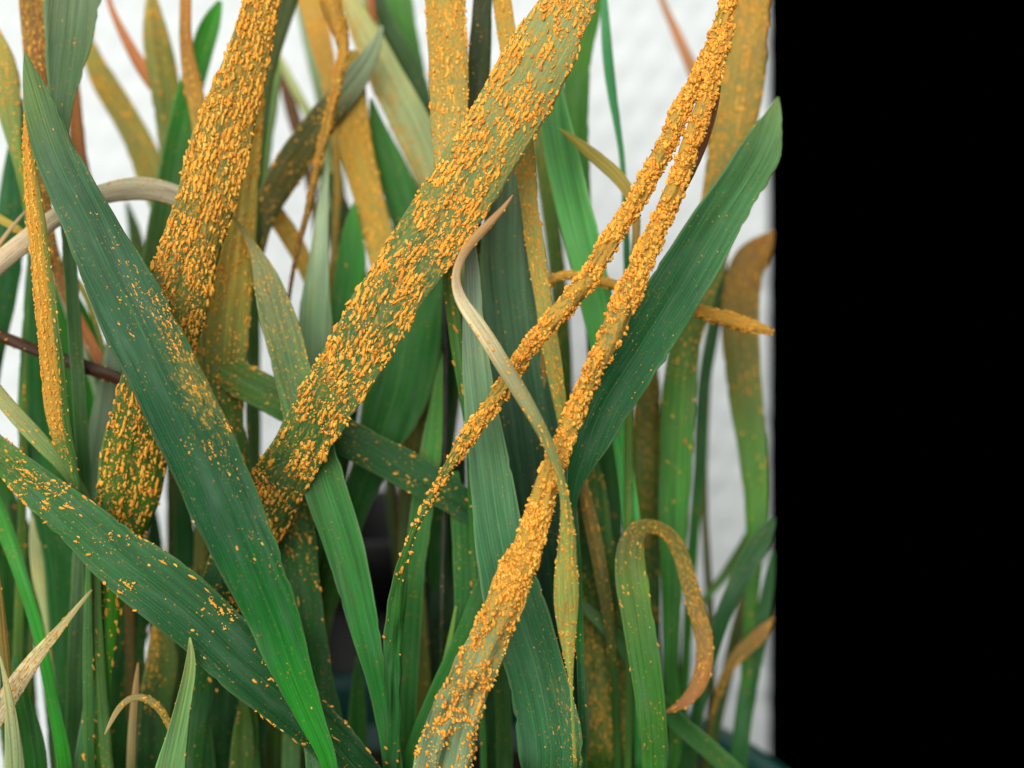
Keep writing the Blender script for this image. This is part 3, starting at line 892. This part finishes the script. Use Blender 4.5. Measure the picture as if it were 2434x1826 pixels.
leaf('dark green leaf at the left edge below the yellow-mottled one', 'c',
     [(52,235,8),(44,320,34),(35,424,56),(28,520,66),(15,640,66),(-5,760,60),(-20,850,50)], (.188,.186), [(40,106,66),(36,98,56),(30,86,44)], arc=.5, rust=(0,), bx=-30)
leaf('brown rust-coloured leaf at the top left corner between white gaps', 'h',
     [(-60,44,112),(0,47,110),(80,54,108),(150,58,110),(250,70,116),(400,78,118),(550,92,128),(640,118,150),(750,165,195),(870,228,258),(1000,280,305)], (.176,.175,.178,.18), [(140,85,45),(130,80,40),(120,95,40),(130,90,40),(180,115,65),(160,95,50)], rust=(.7,.6,.5,.5,.2,.1), arc=.6, dry=.8, size=.7, bx=320, wext=24)
leaf('dark green leaf at the top left with a glossy pale streak, narrowing downwards', 'h',
     [(-60,106,252),(0,112,236),(96,113,216),(166,115,196),(231,120,178),(270,124,167),(400,135,162),(600,150,180)], (.170,.168,.17), [(104,128,104),(74,104,78),(62,98,66),(58,94,62),(50,86,50)], rust=(.03,.03,.02), arc=-.7, roll=(.35,.3,.2), midrib=True, size=.6, bx=240)
leaf('yellow-mottled leaf cut by the left edge near the top', 'c',
     [(-45,20,34),(-25,80,50),(2,140,66),(14,200,70),(20,260,56),(30,320,36),(46,400,20)], (.18,.178), [(150,160,80),(150,155,80),(120,145,80),(110,140,60)], rust=(.5,.6,.5,.2), arc=.5, size=.8, bx=60)
leaf('brown withered leaf just right of the front leaf tip, against white paper', 'h',
     [(190,178,188),(260,168,194),(330,162,202),(405,182,212),(470,215,232),(560,255,268)], (.192,.19), [(180,120,65),(175,115,60),(130,75,45),(80,50,35)], rust=(.2,.1), arc=.8, dry=.7, size=.6, bx=300)
leaf('olive rusty leaf slanting between the white gaps at upper left', 'h',
     [(50,188,202),(90,192,218),(162,200,260),(289,270,340),(417,324,402),(540,372,440)], (.212,.21,.2), [(150,140,50),(145,135,48),(140,140,70),(110,120,50)], rust=(.5,.5,.3), arc=.4, size=.8, bx=430)
leaf('thin orange-brown leaf curving down from the top edge at upper left', 'c',
     [(248,-60,10),(258,5,12),(285,66,20),(318,130,28),(352,182,36),(385,220,40),(408,255,36),(436,310,22)], (.202,.2), [(190,120,70),(200,125,75),(190,120,65),(160,110,50)], rust=(.3,.3,.2), arc=.9, dry=.5, size=.5, bx=450)
leaf('olive mottled leaf tip near the top edge, left of the green-tipped leaf', 'h',
     [(-40,352,364),(0,347,375),(58,339,394),(135,344,415),(193,355,425),(328,376,432),(450,390,430)], (.2,.198), [(170,150,70),(130,130,55),(110,125,50),(120,120,50)], rust=(.4,.35,.25,.2), arc=.6, size=.8, bx=440)
leaf('curled rusty strip hanging over the green-tipped leaf at upper left', 'h',
     [(-50,430,452),(0,427,456),(77,426,453),(135,428,463),(212,437,483),(293,456,496),(400,468,500)], (.186,.184), [(190,120,65),(180,115,60),(165,130,60),(150,130,55)], rust=(.7,.6,.8,.8), arc=1.0, dry=.5, size=.6, bx=480)
leaf('green leaf with rounded bright tip near the top left, darker downwards', 'h',
     [(3,517,529),(20,502,532),(50,478,527),(96,459,513),(154,444,498),(185,430,488),(251,412,472),(347,390,453),(405,378,446),(502,359,432),(617,339,422),(750,320,402),(900,300,382)], (.194,.19,.188,.19), [(60,150,50),(54,140,50),(48,112,50),(58,98,48),(50,86,44),(44,84,44)], arc=-.5, rust=(.01,), size=.5)
leaf('dark olive leaf along the right side of the crusted upper left leaf', 'h',
     [(-50,672,726),(0,660,709),(80,645,682),(170,630,654),(250,618,642),(400,600,625)], (.187,.185), [(70,84,40),(66,84,42),(70,100,50)], rust=(.05,), arc=.5, size=.5, bx=600)
leaf('yellow rust-dusted leaf tucked behind the crusted upper left leaf', 'h',
     [(175,604,630),(231,582,629),(328,560,623),(444,540,613),(579,512,607),(680,492,600),(760,482,594),(830,478,584),(900,480,578),(1000,500,580),(1100,520,592)], (.174,.172,.172,.175), [(205,175,80),(195,172,76),(190,170,74),(160,155,66),(84,118,56),(56,98,50)], dust=.6, rust=(1.0,.9,.85,.8,.6,.35,.15), arc=.6, cluster=.35, size=.8, edges=.3, bx=600, big=20)
# ================================================================== upper middle, out of focus
leaf('leftmost of the orange-yellow leaves at the top, beside the brown rolled stalk', 'h',
     [(-60,690,742),(0,706,760),(77,727,786),(174,758,802),(250,776,806),(360,790,812)], (.204,.2), [(205,160,75),(205,165,80),(190,160,75)], rust=(.8,.7,.5), arc=.4, size=.8, bx=650)
leaf('brown rolled stalk kinked near the top, running down left behind the grey-green blade', 'c',
     [(772,-50,48),(790,20,50),(812,80,34),(819,112,28),(806,180,26),(790,240,25),(772,320,24),(755,386,21),(739,463,17),(723,540,14),(705,600,12),(690,680,10)], (.181,.179,.178,.180), [(200,140,65),(190,125,60),(170,115,50),(130,85,45),(100,70,45)], rust=(.9,1.0,.9,.7,.4), arc=3.4, dry=.6, size=.6, bx=690)
leaf('pale broad leaf with rust-yellow left margin slanting down to the broad rusty leaf', 'h',
     [(-60,782,826),(0,806,852),(77,830,903),(154,860,949),(224,892,988),(285,920,1024),(359,955,1052),(420,985,1076),(500,1020,1100)], (.197,.195,.196), [(190,180,110),(180,185,125),(168,182,128),(160,170,110)], rust=(.7,.5,.55,.6), ru='left', arc=-.4, roll=(.1,.2), size=.8, cluster=.4, bx=1040, big=8)
leaf('yellow rusty leaf below the folded grey-green blade, upper middle', 'h',
     [(120,828,850),(180,818,868),(251,808,873),(328,800,884),(405,820,897),(502,846,922),(598,872,947),(700,900,962)], (.19,.188,.186), [(185,165,75),(180,155,60),(172,150,55),(165,145,55)], rust=(.7,.8,.7,.6), arc=.4, size=.8, bx=1015)
leaf('plain dark green pointed leaf between the two yellow rusty leaves, upper middle', 'h',
     [(234,879,885),(260,874,896),(289,873,911),(347,882,940),(405,893,975),(470,910,1002),(560,940,1030),(700,980,1070),(850,1020,1080)], (.194,.192,.19), [(60,120,50),(44,112,46),(38,98,42),(34,90,40)], arc=.4, rust=(.01,), size=.6, bx=1030)
leaf('dark green leaf at the top between pale broad leaf and upper centre rusty leaf', 'h',
     [(-40,868,906),(39,892,930),(127,930,986),(200,965,1020),(270,998,1034),(350,1020,1052)], (.202,.2), [(60,92,60),(48,88,48),(44,84,44)], arc=.5, rust=(0,), bx=1040)
leaf('mid green leaf at the top edge left of the bright white gap', 'h',
     [(-60,898,972),(0,915,982),(60,935,990),(120,955,1002),(180,984,1012),(260,1000,1020)], (.212,.21), [(80,140,70),(66,130,56),(60,110,50)], arc=.4, rust=(0,), bx=1020)
leaf('short brown leaf tip at the top edge, upper middle', 'h',
     [(-70,864,886),(0,870,893),(39,876,892),(80,888,900)], (.197,.198), [(180,110,65),(150,90,55)], rust=(.3,), arc=.9, dry=.5, size=.5, bx=960)
leaf('folded grey-green blade turning dark olive as it slants down left, upper middle', 'c',
     [(908,60,8),(900,95,24),(875,145,48),(847,185,60),(810,230,70),(765,290,72),(720,350,78),(680,410,78),(650,460,70),(625,520,50),(610,600,36)], (.188,.187,.185,.186), [(150,170,140),(140,160,130),(80,90,40),(92,92,34),(84,84,36),(84,90,44)], rust=(.05,.05,.3,.35,.2), arc=.6, size=.7, bx=600)
leaf('pale green blurred leaf right of the crusted upper left leaf', 'h',
     [(140,648,668),(220,626,666),(300,618,652),(400,612,642),(520,606,630)], (.205,.203), [(130,165,110),(110,145,90),(80,110,60)], rust=(.02,), arc=.4, size=.5, bx=600)
leaf('dark brown blurred leaf in the white gap, upper middle', 'c',
     [(664,150,10),(676,200,26),(694,260,34),(710,320,30),(730,400,24),(745,480,20)], (.224,.22), [(120,75,45),(105,70,40),(90,70,40)], rust=(.1,), arc=.5, dry=.7, size=.5, bx=640)
leaf('pale yellow-green blurred strip in the white gap, upper middle', 'c',
     [(655,110,8),(672,155,18),(700,210,22),(725,255,22),(748,300,20),(780,400,20),(800,500,18)], (.217,.214), [(180,190,130),(175,185,120),(130,150,90)], arc=.4, rust=(.03,), size=.5, bx=670)
leaf('mustard rusty leaf crossing low behind the grey-green sharp-tipped leaf', 'c',
     [(590,420,16),(615,455,40),(655,510,48),(695,570,46),(730,640,40),(760,720,34)], (.192,.19), [(170,145,50),(165,140,50),(140,130,50)], rust=(.8,.7,.5), arc=.5, size=.7, bx=650)
leaf('pale silvery blade standing between the mustard leaf and the broad rusty leaf', 'h',
     [(370,774,780),(440,762,782),(500,750,780),(580,740,780),(640,730,780),(700,716,784),(760,706,788),(830,708,792),(900,715,795)], (.181,.179,.178), [(160,175,140),(150,172,145),(112,146,118),(84,120,92)], arc=.5, rust=(0,), roll=(.2,.2), bx=690)
leaf('green leaf with pointed tip touching the broad rusty leaf from behind, left of centre', 'h',
     [(485,838,846),(540,814,860),(600,804,870),(660,794,872),(720,786,860),(800,780,840)], (.187,.185), [(60,130,56),(46,124,50),(40,106,46)], arc=.4, rust=(.01,), size=.5, bx=700)
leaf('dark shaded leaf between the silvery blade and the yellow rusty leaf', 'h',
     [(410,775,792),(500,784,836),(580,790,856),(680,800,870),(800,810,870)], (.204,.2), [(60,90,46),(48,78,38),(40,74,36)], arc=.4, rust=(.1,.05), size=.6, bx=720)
# farthest blurred leaves between the white gaps
leaf('blurred pale green leaf at the top just right of the dark olive leaf', 'c',
     [(700,-60,10),(715,20,22),(735,110,28),(755,190,30),(775,280,30),(800,400,30)], (.226,.224), [(150,170,140),(140,165,130),(100,130,80)], arc=.4, rust=(.05,), size=.5, bx=660)
leaf('blurred dark green leaf behind the kinked brown stalk, upper middle', 'c',
     [(745,330,8),(755,390,26),(775,460,40),(795,540,44),(810,640,40)], (.230,.228), [(60,96,50),(50,84,44),(44,80,42)], arc=.4, rust=(.05,), size=.5, bx=690)
leaf('blurred pale leaf crossing right under the dark olive slanting blade', 'c',
     [(742,400,6),(768,450,20),(800,510,26),(832,575,28),(860,650,28)], (.218,.216), [(190,200,175),(170,180,150),(120,140,100)], arc=.4, rust=(.03,), size=.5, bx=1000)
leaf('blurred yellowish leaf behind the pale broad leaf, upper middle', 'c',
     [(850,-60,14),(880,20,36),(925,110,44),(960,200,44),(985,300,40)], (.226,.222), [(150,160,90),(130,150,80),(110,130,70)], arc=.4, rust=(.3,), size=.6, bx=1000)
leaf('blurred mottled green leaf behind the narrow yellow-green striped leaf', 'c',
     [(1255,60,6),(1265,140,26),(1275,250,40),(1290,380,44),(1310,520,42),(1330,700,40)], (.205,.204), [(110,130,60),(90,120,54),(70,110,50)], arc=.4, rust=(.3,), size=.6, bx=1360)
leaf('blurred brown leaf hanging at the top left of the wide rust-mottled corner leaf', 'c',
     [(1556,-60,10),(1572,0,14),(1600,60,20),(1628,125,26),(1652,175,30),(1668,215,26),(1680,280,20),(1690,380,18)], (.224,.222,.215), [(200,140,90),(205,145,95),(190,135,80),(140,110,60)], arc=.9, dry=.4, rust=(.1,), size=.5, bx=1660)
leaf('blurred green leaf left of the crusted upper left leaf, behind the bright-tipped one', 'c',
     [(300,480,6),(318,540,28),(330,620,40),(335,720,44),(330,850,44)], (.215,.213), [(60,100,50),(50,92,46)], arc=.4, rust=(.1,), size=.5, bx=320)
# ================================================================== lower middle
leaf('big plain green leaf below the right side of the broad rusty leaf', 'h',
     [(520,1010,1050),(600,975,1058),(680,935,1056),(735,905,1052),(812,880,1052),(900,862,1036),(1000,848,990),(1100,834,930),(1180,815,890),(1300,768,845),(1500,722,785)], (.181,.180,.181,.185), [(50,112,54),(42,108,48),(36,102,46),(36,96,44),(60,100,40)], rust=(.01,), arc=.4, roll=(.15,.2), size=.5, bx=700, midrib=True)
leaf('green pointed leaf standing left of the pale blue-green veined leaf', 'h',
     [(828,1057,1061),(870,1042,1058),(959,1024,1057),(1044,1006,1053),(1101,995,1049),(1200,978,1032),(1350,962,1012),(1500,950,1000),(1826,945,985)], (.178,.176,.177), [(70,130,60),(60,128,66),(46,112,58),(36,92,46)], arc=-.5, rust=(.01,), size=.5, roll=(.15,.2))
leaf('olive leaf behind the green pointed leaf, left of the veined leaf', 'c',
     [(1052,835,8),(1032,895,38),(1008,970,50),(986,1050,42),(972,1130,32),(962,1260,30)], (.188,.186), [(130,120,45),(110,110,45),(60,90,45)], rust=(.2,.1), arc=.4, size=.6, bx=960)
leaf('dark purplish stalk beside the green pointed leaf', 'c',
     [(1057,700,8),(1059,800,11),(1060,900,12),(1058,1050,12),(1056,1200,12),(1050,1500,12)], (.1745,.174), [(50,40,38),(46,44,38),(36,54,40)], arc=3.4, rust=(0,), bx=1050, name='wheat_stalk', cat='stalk')
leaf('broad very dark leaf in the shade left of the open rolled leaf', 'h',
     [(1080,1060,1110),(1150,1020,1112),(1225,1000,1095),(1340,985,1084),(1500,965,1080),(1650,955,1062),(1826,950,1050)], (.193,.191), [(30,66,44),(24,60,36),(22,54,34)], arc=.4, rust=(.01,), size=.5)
leaf('green strip standing along the left edge of the pale veined leaf low down', 'h',
     [(1120,1075,1090),(1180,1068,1102),(1240,1073,1118),(1379,1078,1128),(1475,1080,1120),(1560,1060,1095),(1700,1030,1060)], (.174,.172), [(44,110,56),(36,104,48),(34,92,44)], arc=.4, rust=(.01,), size=.5, bx=1010)
leaf('green leaf slanting down left from under the open rolled leaf', 'c',
     [(1190,1290,12),(1165,1345,30),(1140,1420,44),(1108,1505,48),(1072,1575,42),(1035,1655,38),(1000,1735,38),(968,1826,36)], (.166,.167,.168), [(50,110,54),(44,116,52),(40,108,50)], arc=.5, rust=(.01,), size=.5, midrib=True)
leaf('thin pale green edge-on blade left of the open rolled leaf near the bottom', 'c',
     [(1084,1440,5),(1078,1480,11),(1066,1540,14),(1050,1605,12),(1030,1700,9),(1012,1800,8)], (.170,.170), [(110,150,76),(100,150,70),(60,120,56)], arc=.8, rust=(0,), bx=1000)
# ================================================================== lower left
leaf('bright green leaf curving in from the left edge to the bottom', 'h',
     [(1150,-70,-20),(1180,-42,2),(1225,-25,23),(1282,0,40),(1360,31,62),(1437,57,86),(1533,83,112),(1630,103,130),(1745,125,156),(1826,138,172)], (.171,.169,.168), [(46,120,44),(46,140,46),(44,150,46),(44,146,46)], arc=.5, rust=(0,), roll=(.2,.1))
leaf('pale cream-green strip standing at lower left behind the slanting rusty leaf', 'h',
     [(1170,78,90),(1200,74,93),(1250,70,98),(1330,72,101),(1400,82,107),(1448,98,111),(1560,115,124)], (.181,.18), [(200,205,150),(190,198,140),(150,165,100)], arc=.5, rust=(.02,), size=.5)
leaf('narrow cream-coloured leaf with orange dots slanting to the lower left edge', 'c',
     [(218,1402,5),(195,1430,10),(170,1460,14),(130,1510,22),(90,1555,33),(55,1600,43),(25,1650,49),(-10,1700,52),(-45,1755,50)], (.162,.159,.158,.16), [(170,160,100),(200,185,130),(225,215,180),(225,210,175)], rust=(.2,.5,.6,.6), arc=.8, dry=.2, size=.6, cluster=.5, big=12, bx=-60)
leaf('pale grey-green upright blade in the bottom left corner', 'h',
     [(1560,-3,1),(1600,5,15),(1640,10,27),(1707,13,40),(1826,12,58),(1900,10,64)], (.1555,.155), [(170,170,120),(150,165,120),(140,165,115)], arc=.6, rust=(0,))
leaf('olive brown sliver at the left edge above the grey-green blade', 'h',
     [(1350,-12,-4),(1418,-8,7),(1500,-5,17),(1600,4,26),(1650,17,28),(1720,30,38)], (.161,.16), [(130,110,50),(125,105,45),(90,100,45)], arc=.5, rust=(.1,), dry=.4, size=.5)
leaf('green leaf beneath the cream-coloured one at the lower left', 'h',
     [(1560,30,44),(1640,25,62),(1700,30,85),(1826,45,112),(1900,50,115)], (.167,.166), [(44,104,46),(44,112,48)], arc=.4, rust=(.01,), size=.5)
leaf('teal upright blade at lower left beside the rusty leaf base', 'h',
     [(1470,213,224),(1572,214,240),(1650,203,238),(1726,192,234),(1826,174,230)], (.171,.17), [(70,112,84),(64,116,86),(60,112,80)], arc=.5, rust=(.01,), size=.5)
leaf('small dry leaf bent over like a hook near the bottom left', 'c',
     [(249,1746,4),(258,1728,10),(268,1706,15),(285,1668,17),(304,1648,14),(332,1644,17),(359,1657,20),(382,1680,20),(401,1707,18),(412,1750,16),(418,1826,16)], (.1585,.159,.160,.163), [(190,165,110),(160,140,85),(130,125,70),(110,110,50),(70,90,45)], rust=(.1,.15,.7,.9,.3), arc=1.0, dry=.5, size=.6, cluster=.35)
leaf('pale green narrow leaf, tip touching the slanting rusty leaf from below', 'h',
     [(1515,449,453),(1535,447,463),(1552,446,469),(1649,424,457),(1726,403,448),(1826,370,438),(1900,350,430)], (.1525,.153), [(150,160,90),(112,158,108),(108,160,112),(96,150,100)], arc=-.5, rust=(.06,.06,.04), ru='right', edges=.6, size=.5, big=6)
leaf('dark leaf dusted with orange powder below the slanting rusty leaf', 'h',
     [(1440,372,384),(1480,362,395),(1540,352,422),(1600,345,426),(1640,336,412),(1750,328,402),(1826,320,400)], (.177,.176), [(96,100,40),(70,96,44),(44,84,46),(36,80,44)], rust=(.5,.7,.3,.03,0), ru='left', arc=.4, size=.5, cluster=.3, fine=2)
leaf('tan dry strip standing beside the small hooked leaf', 'h',
     [(1575,326,330),(1640,314,331),(1700,307,326),(1826,300,322)], (.169,.169), [(180,140,90),(150,130,85),(130,125,80)], arc=.6, dry=.4, rust=(.02,), size=.5)
leaf('blue-green blade emerging under the front dark green leaf at the bottom edge', 'h',
     [(1690,714,722),(1740,720,744),(1780,724,758),(1826,727,772),(1900,730,790)], (.160,.160), [(70,120,96),(66,116,90),(60,110,80)], arc=-.5, rust=(0,))
leaf('dark brown dead stalk crossing sideways at the left edge', 'c',
     [(380,945,22),(320,917,28),(250,888,33),(180,862,32),(93,836,29),(0,801,28),(-60,782,26),(-110,830,24),(-120,1000,22)], (.174,.172,.171,.176), [(70,45,32),(62,38,26),(58,36,26)], arc=3.6, dry=.7, rust=(.05,), size=.5, bx=-50, name='wheat_stalk', cat='stalk')
leaf('grey-green dusty leaf left of the rusty leaf base, behind the front leaf', 'h',
     [(700,262,282),(780,258,292),(840,250,292),(900,235,290),(1000,215,276),(1100,198,262),(1180,185,242),(1300,176,226),(1500,165,210)], (.178,.177), [(130,150,130),(112,138,118),(80,118,92),(60,100,70)], arc=.5, rust=(.02,), size=.5)
leaf('bright green leaf glimpsed between the orange-coated leaf and the front dark leaf', 'h',
     [(600,118,140),(700,128,182),(800,140,236),(900,145,236),(1000,158,218),(1100,168,206),(1250,180,205)], (.193,.192), [(50,130,46),(46,136,44),(40,120,44)], arc=.4, rust=(0,))
leaf('whitish thin strip beside the brown leaf, left of the front dark leaf', 'c',
     [(118,590,6),(135,650,16),(150,700,20),(172,765,20),(200,840,16),(225,920,14)], (.189,.189), [(190,200,185),(180,190,170),(120,150,120)], arc=.5, rust=(0,))
leaf('yellow leaf stub at the left edge pointing at the orange-coated leaf', 'c',
     [(-60,490,20),(-20,512,22),(20,530,22),(50,545,16),(80,580,14),(95,680,14)], (.173,.172,.18), [(170,150,60),(165,145,55),(130,130,55)], rust=(.5,.4), arc=.7, size=.6, bx=80)
leaf('straw splinter pointing up beside the orange-coated leaf', 'c',
     [(60,502,4),(42,522,8),(20,550,10),(-8,588,10),(-40,640,10)], (.170,.171), [(220,190,150),(210,180,130)], arc=1.5, dry=.5, rust=(0,), bx=-60)
leaf('yellow-green sliver between the orange-coated leaf and the front leaf', 'c',
     [(102,592,6),(125,612,16),(145,628,20),(170,650,18),(200,690,14),(225,760,12)], (.180,.180), [(160,155,60),(150,150,60),(110,130,55)], rust=(.3,.2), arc=.6, size=.5)

# ================================================================== dense shaded clump low in the pot
leaf('olive leaf with brown rust patches right of the large dark green leaf foot', 'h',
     [(850,1548,1560),(930,1515,1572),(1050,1500,1572),(1200,1508,1574),(1300,1512,1572),(1500,1520,1570)], (.194,.193), [(110,110,44),(90,112,44),(64,108,44),(50,100,44)], rust=(.35,.3,.3,.1), arc=.5, size=.7, dust=1.5)
leaf('green leaf with brown rust blotches left of the hooped leaf', 'h',
     [(1040,1385,1400),(1150,1365,1440),(1250,1372,1452),(1400,1378,1470),(1550,1385,1482),(1826,1390,1492)], (.181,.180), [(60,110,46),(50,104,44),(48,100,44),(52,96,40)], rust=(.1,.2,.12,.4,.35,.1), arc=.5, size=.6, dust=1.6, cluster=.6)
leaf('brownish narrow leaf standing just left of the hooped leaf', 'c',
     [(1368,1080,6),(1380,1130,22),(1396,1200,32),(1418,1300,36),(1436,1400,34),(1448,1480,26),(1460,1600,20)], (.174,.175), [(130,115,60),(120,105,48),(100,105,48),(60,100,46)], rust=(.3,.4,.4,.1), arc=.8, size=.6, bx=1470)
leaf('green leaf slanting down right behind the foot of the hooped leaf', 'c',
     [(1370,1420,8),(1392,1446,24),(1422,1474,34),(1460,1510,36),(1495,1550,38),(1540,1630,42),(1600,1708,44),(1660,1758,46),(1730,1822,46)], (.176,.177,.18), [(84,120,92),(56,110,60),(44,104,54),(70,120,74)], arc=.5, rust=(.02,), size=.6, bx=1790)
leaf('mid green leaf filling the gap right of the broad shaded teal leaf', 'h',
     [(980,1420,1445),(1050,1408,1470),(1150,1412,1478),(1300,1425,1482),(1500,1440,1490),(1826,1450,1500)], (.199,.198), [(50,112,50),(44,104,48),(36,92,44)], arc=.4, rust=(.02,), size=.6)
leaf('green leaf at the left edge under the slanting rust-clustered leaf', 'h',
     [(1100,-60,-20),(1160,-40,26),(1250,-30,60),(1400,-20,75),(1600,0,80),(1826,20,90)], (.196,.195), [(46,112,44),(40,100,44),(36,90,40)], arc=.4, rust=(.02,), size=.6)
leaf('dark leaf between the bright green curved leaf and the pale cream-green strip', 'h',
     [(1190,18,40),(1260,20,74),(1400,60,104),(1550,92,140),(1700,110,160),(1826,120,170)], (.190,.188), [(40,76,38),(40,90,42),(40,96,44)], arc=.4, rust=(.03,), size=.6)
leaf('dark green leaf above the small hooked leaf near the bottom left', 'h',
     [(1340,280,330),(1440,268,350),(1550,258,345),(1700,240,330),(1826,235,320)], (.183,.182), [(34,86,42),(36,92,44),(40,96,46)], arc=.4, rust=(.05,), size=.6)
fill = [(360,1180,390,44,.206,'dim leaf between the rusty leaf foot and the front dark leaf'),
        (430,1120,455,52,.198,'dim broad leaf peeping out left of the front dark leaf, above the slanting one'),
        (500,1160,500,48,.204,'dim leaf crossing behind both the slanting leaf and the front dark leaf'),
        (470,1350,430,60,.186,'dim leaf right behind the pale green narrow leaf low on the left'),
        (480,1640,480,60,.178,'dim wide leaf at the bottom edge, first right of the pale narrow leaf'),
        (540,1420,530,64,.184,'dim wide leaf at the bottom edge, second right of the pale narrow leaf'),
        (580,1640,570,60,.176,'dim wide leaf at the bottom edge, third right of the pale narrow leaf'),
        (610,1500,600,64,.182,'dim leaf at the bottom edge just left of the front leaf foot'),
        (660,1300,660,44,.190,'dim narrow leaf at the bottom edge touching the front leaf foot'),
        (1160,1180,1180,48,.2,'dim leaf between the open rolled leaf and the veined leaf at the bottom'),
        (850,1560,850,46,.186,'dim leaf standing before the black pot at the bottom'),
        (1600,1300,1590,40,.21,'dim leaf seen through the hoop of the bent leaf'),
        (20,1500,40,60,.19,'dim leaf in the bottom left corner behind the grey-green blade')]
for i, (tx, ty, bxx, wd, dz, lab) in enumerate(fill):
    rr = random.Random(50 + i)
    g = rr.choice([(34, 82, 46), (36, 92, 46), (42, 108, 50), (40, 90, 50), (62, 98, 44)])
    leaf(lab, 'c',
         [(tx, ty, 5), (tx + (bxx - tx) * .15, ty + 60, wd * .6), (tx + (bxx - tx) * .4, ty + 180, wd), (bxx, max(1826, ty + 300), wd * .9)],
         (dz, dz + .002), [g, g], arc=rr.choice([.4, -.4, .6]), roll=(rr.uniform(-.4, .4), rr.uniform(-.3, .3)), rust=(rr.choice([.02, .04, .1]),), size=.55,
         group='leaves deep in the shaded lower clump')
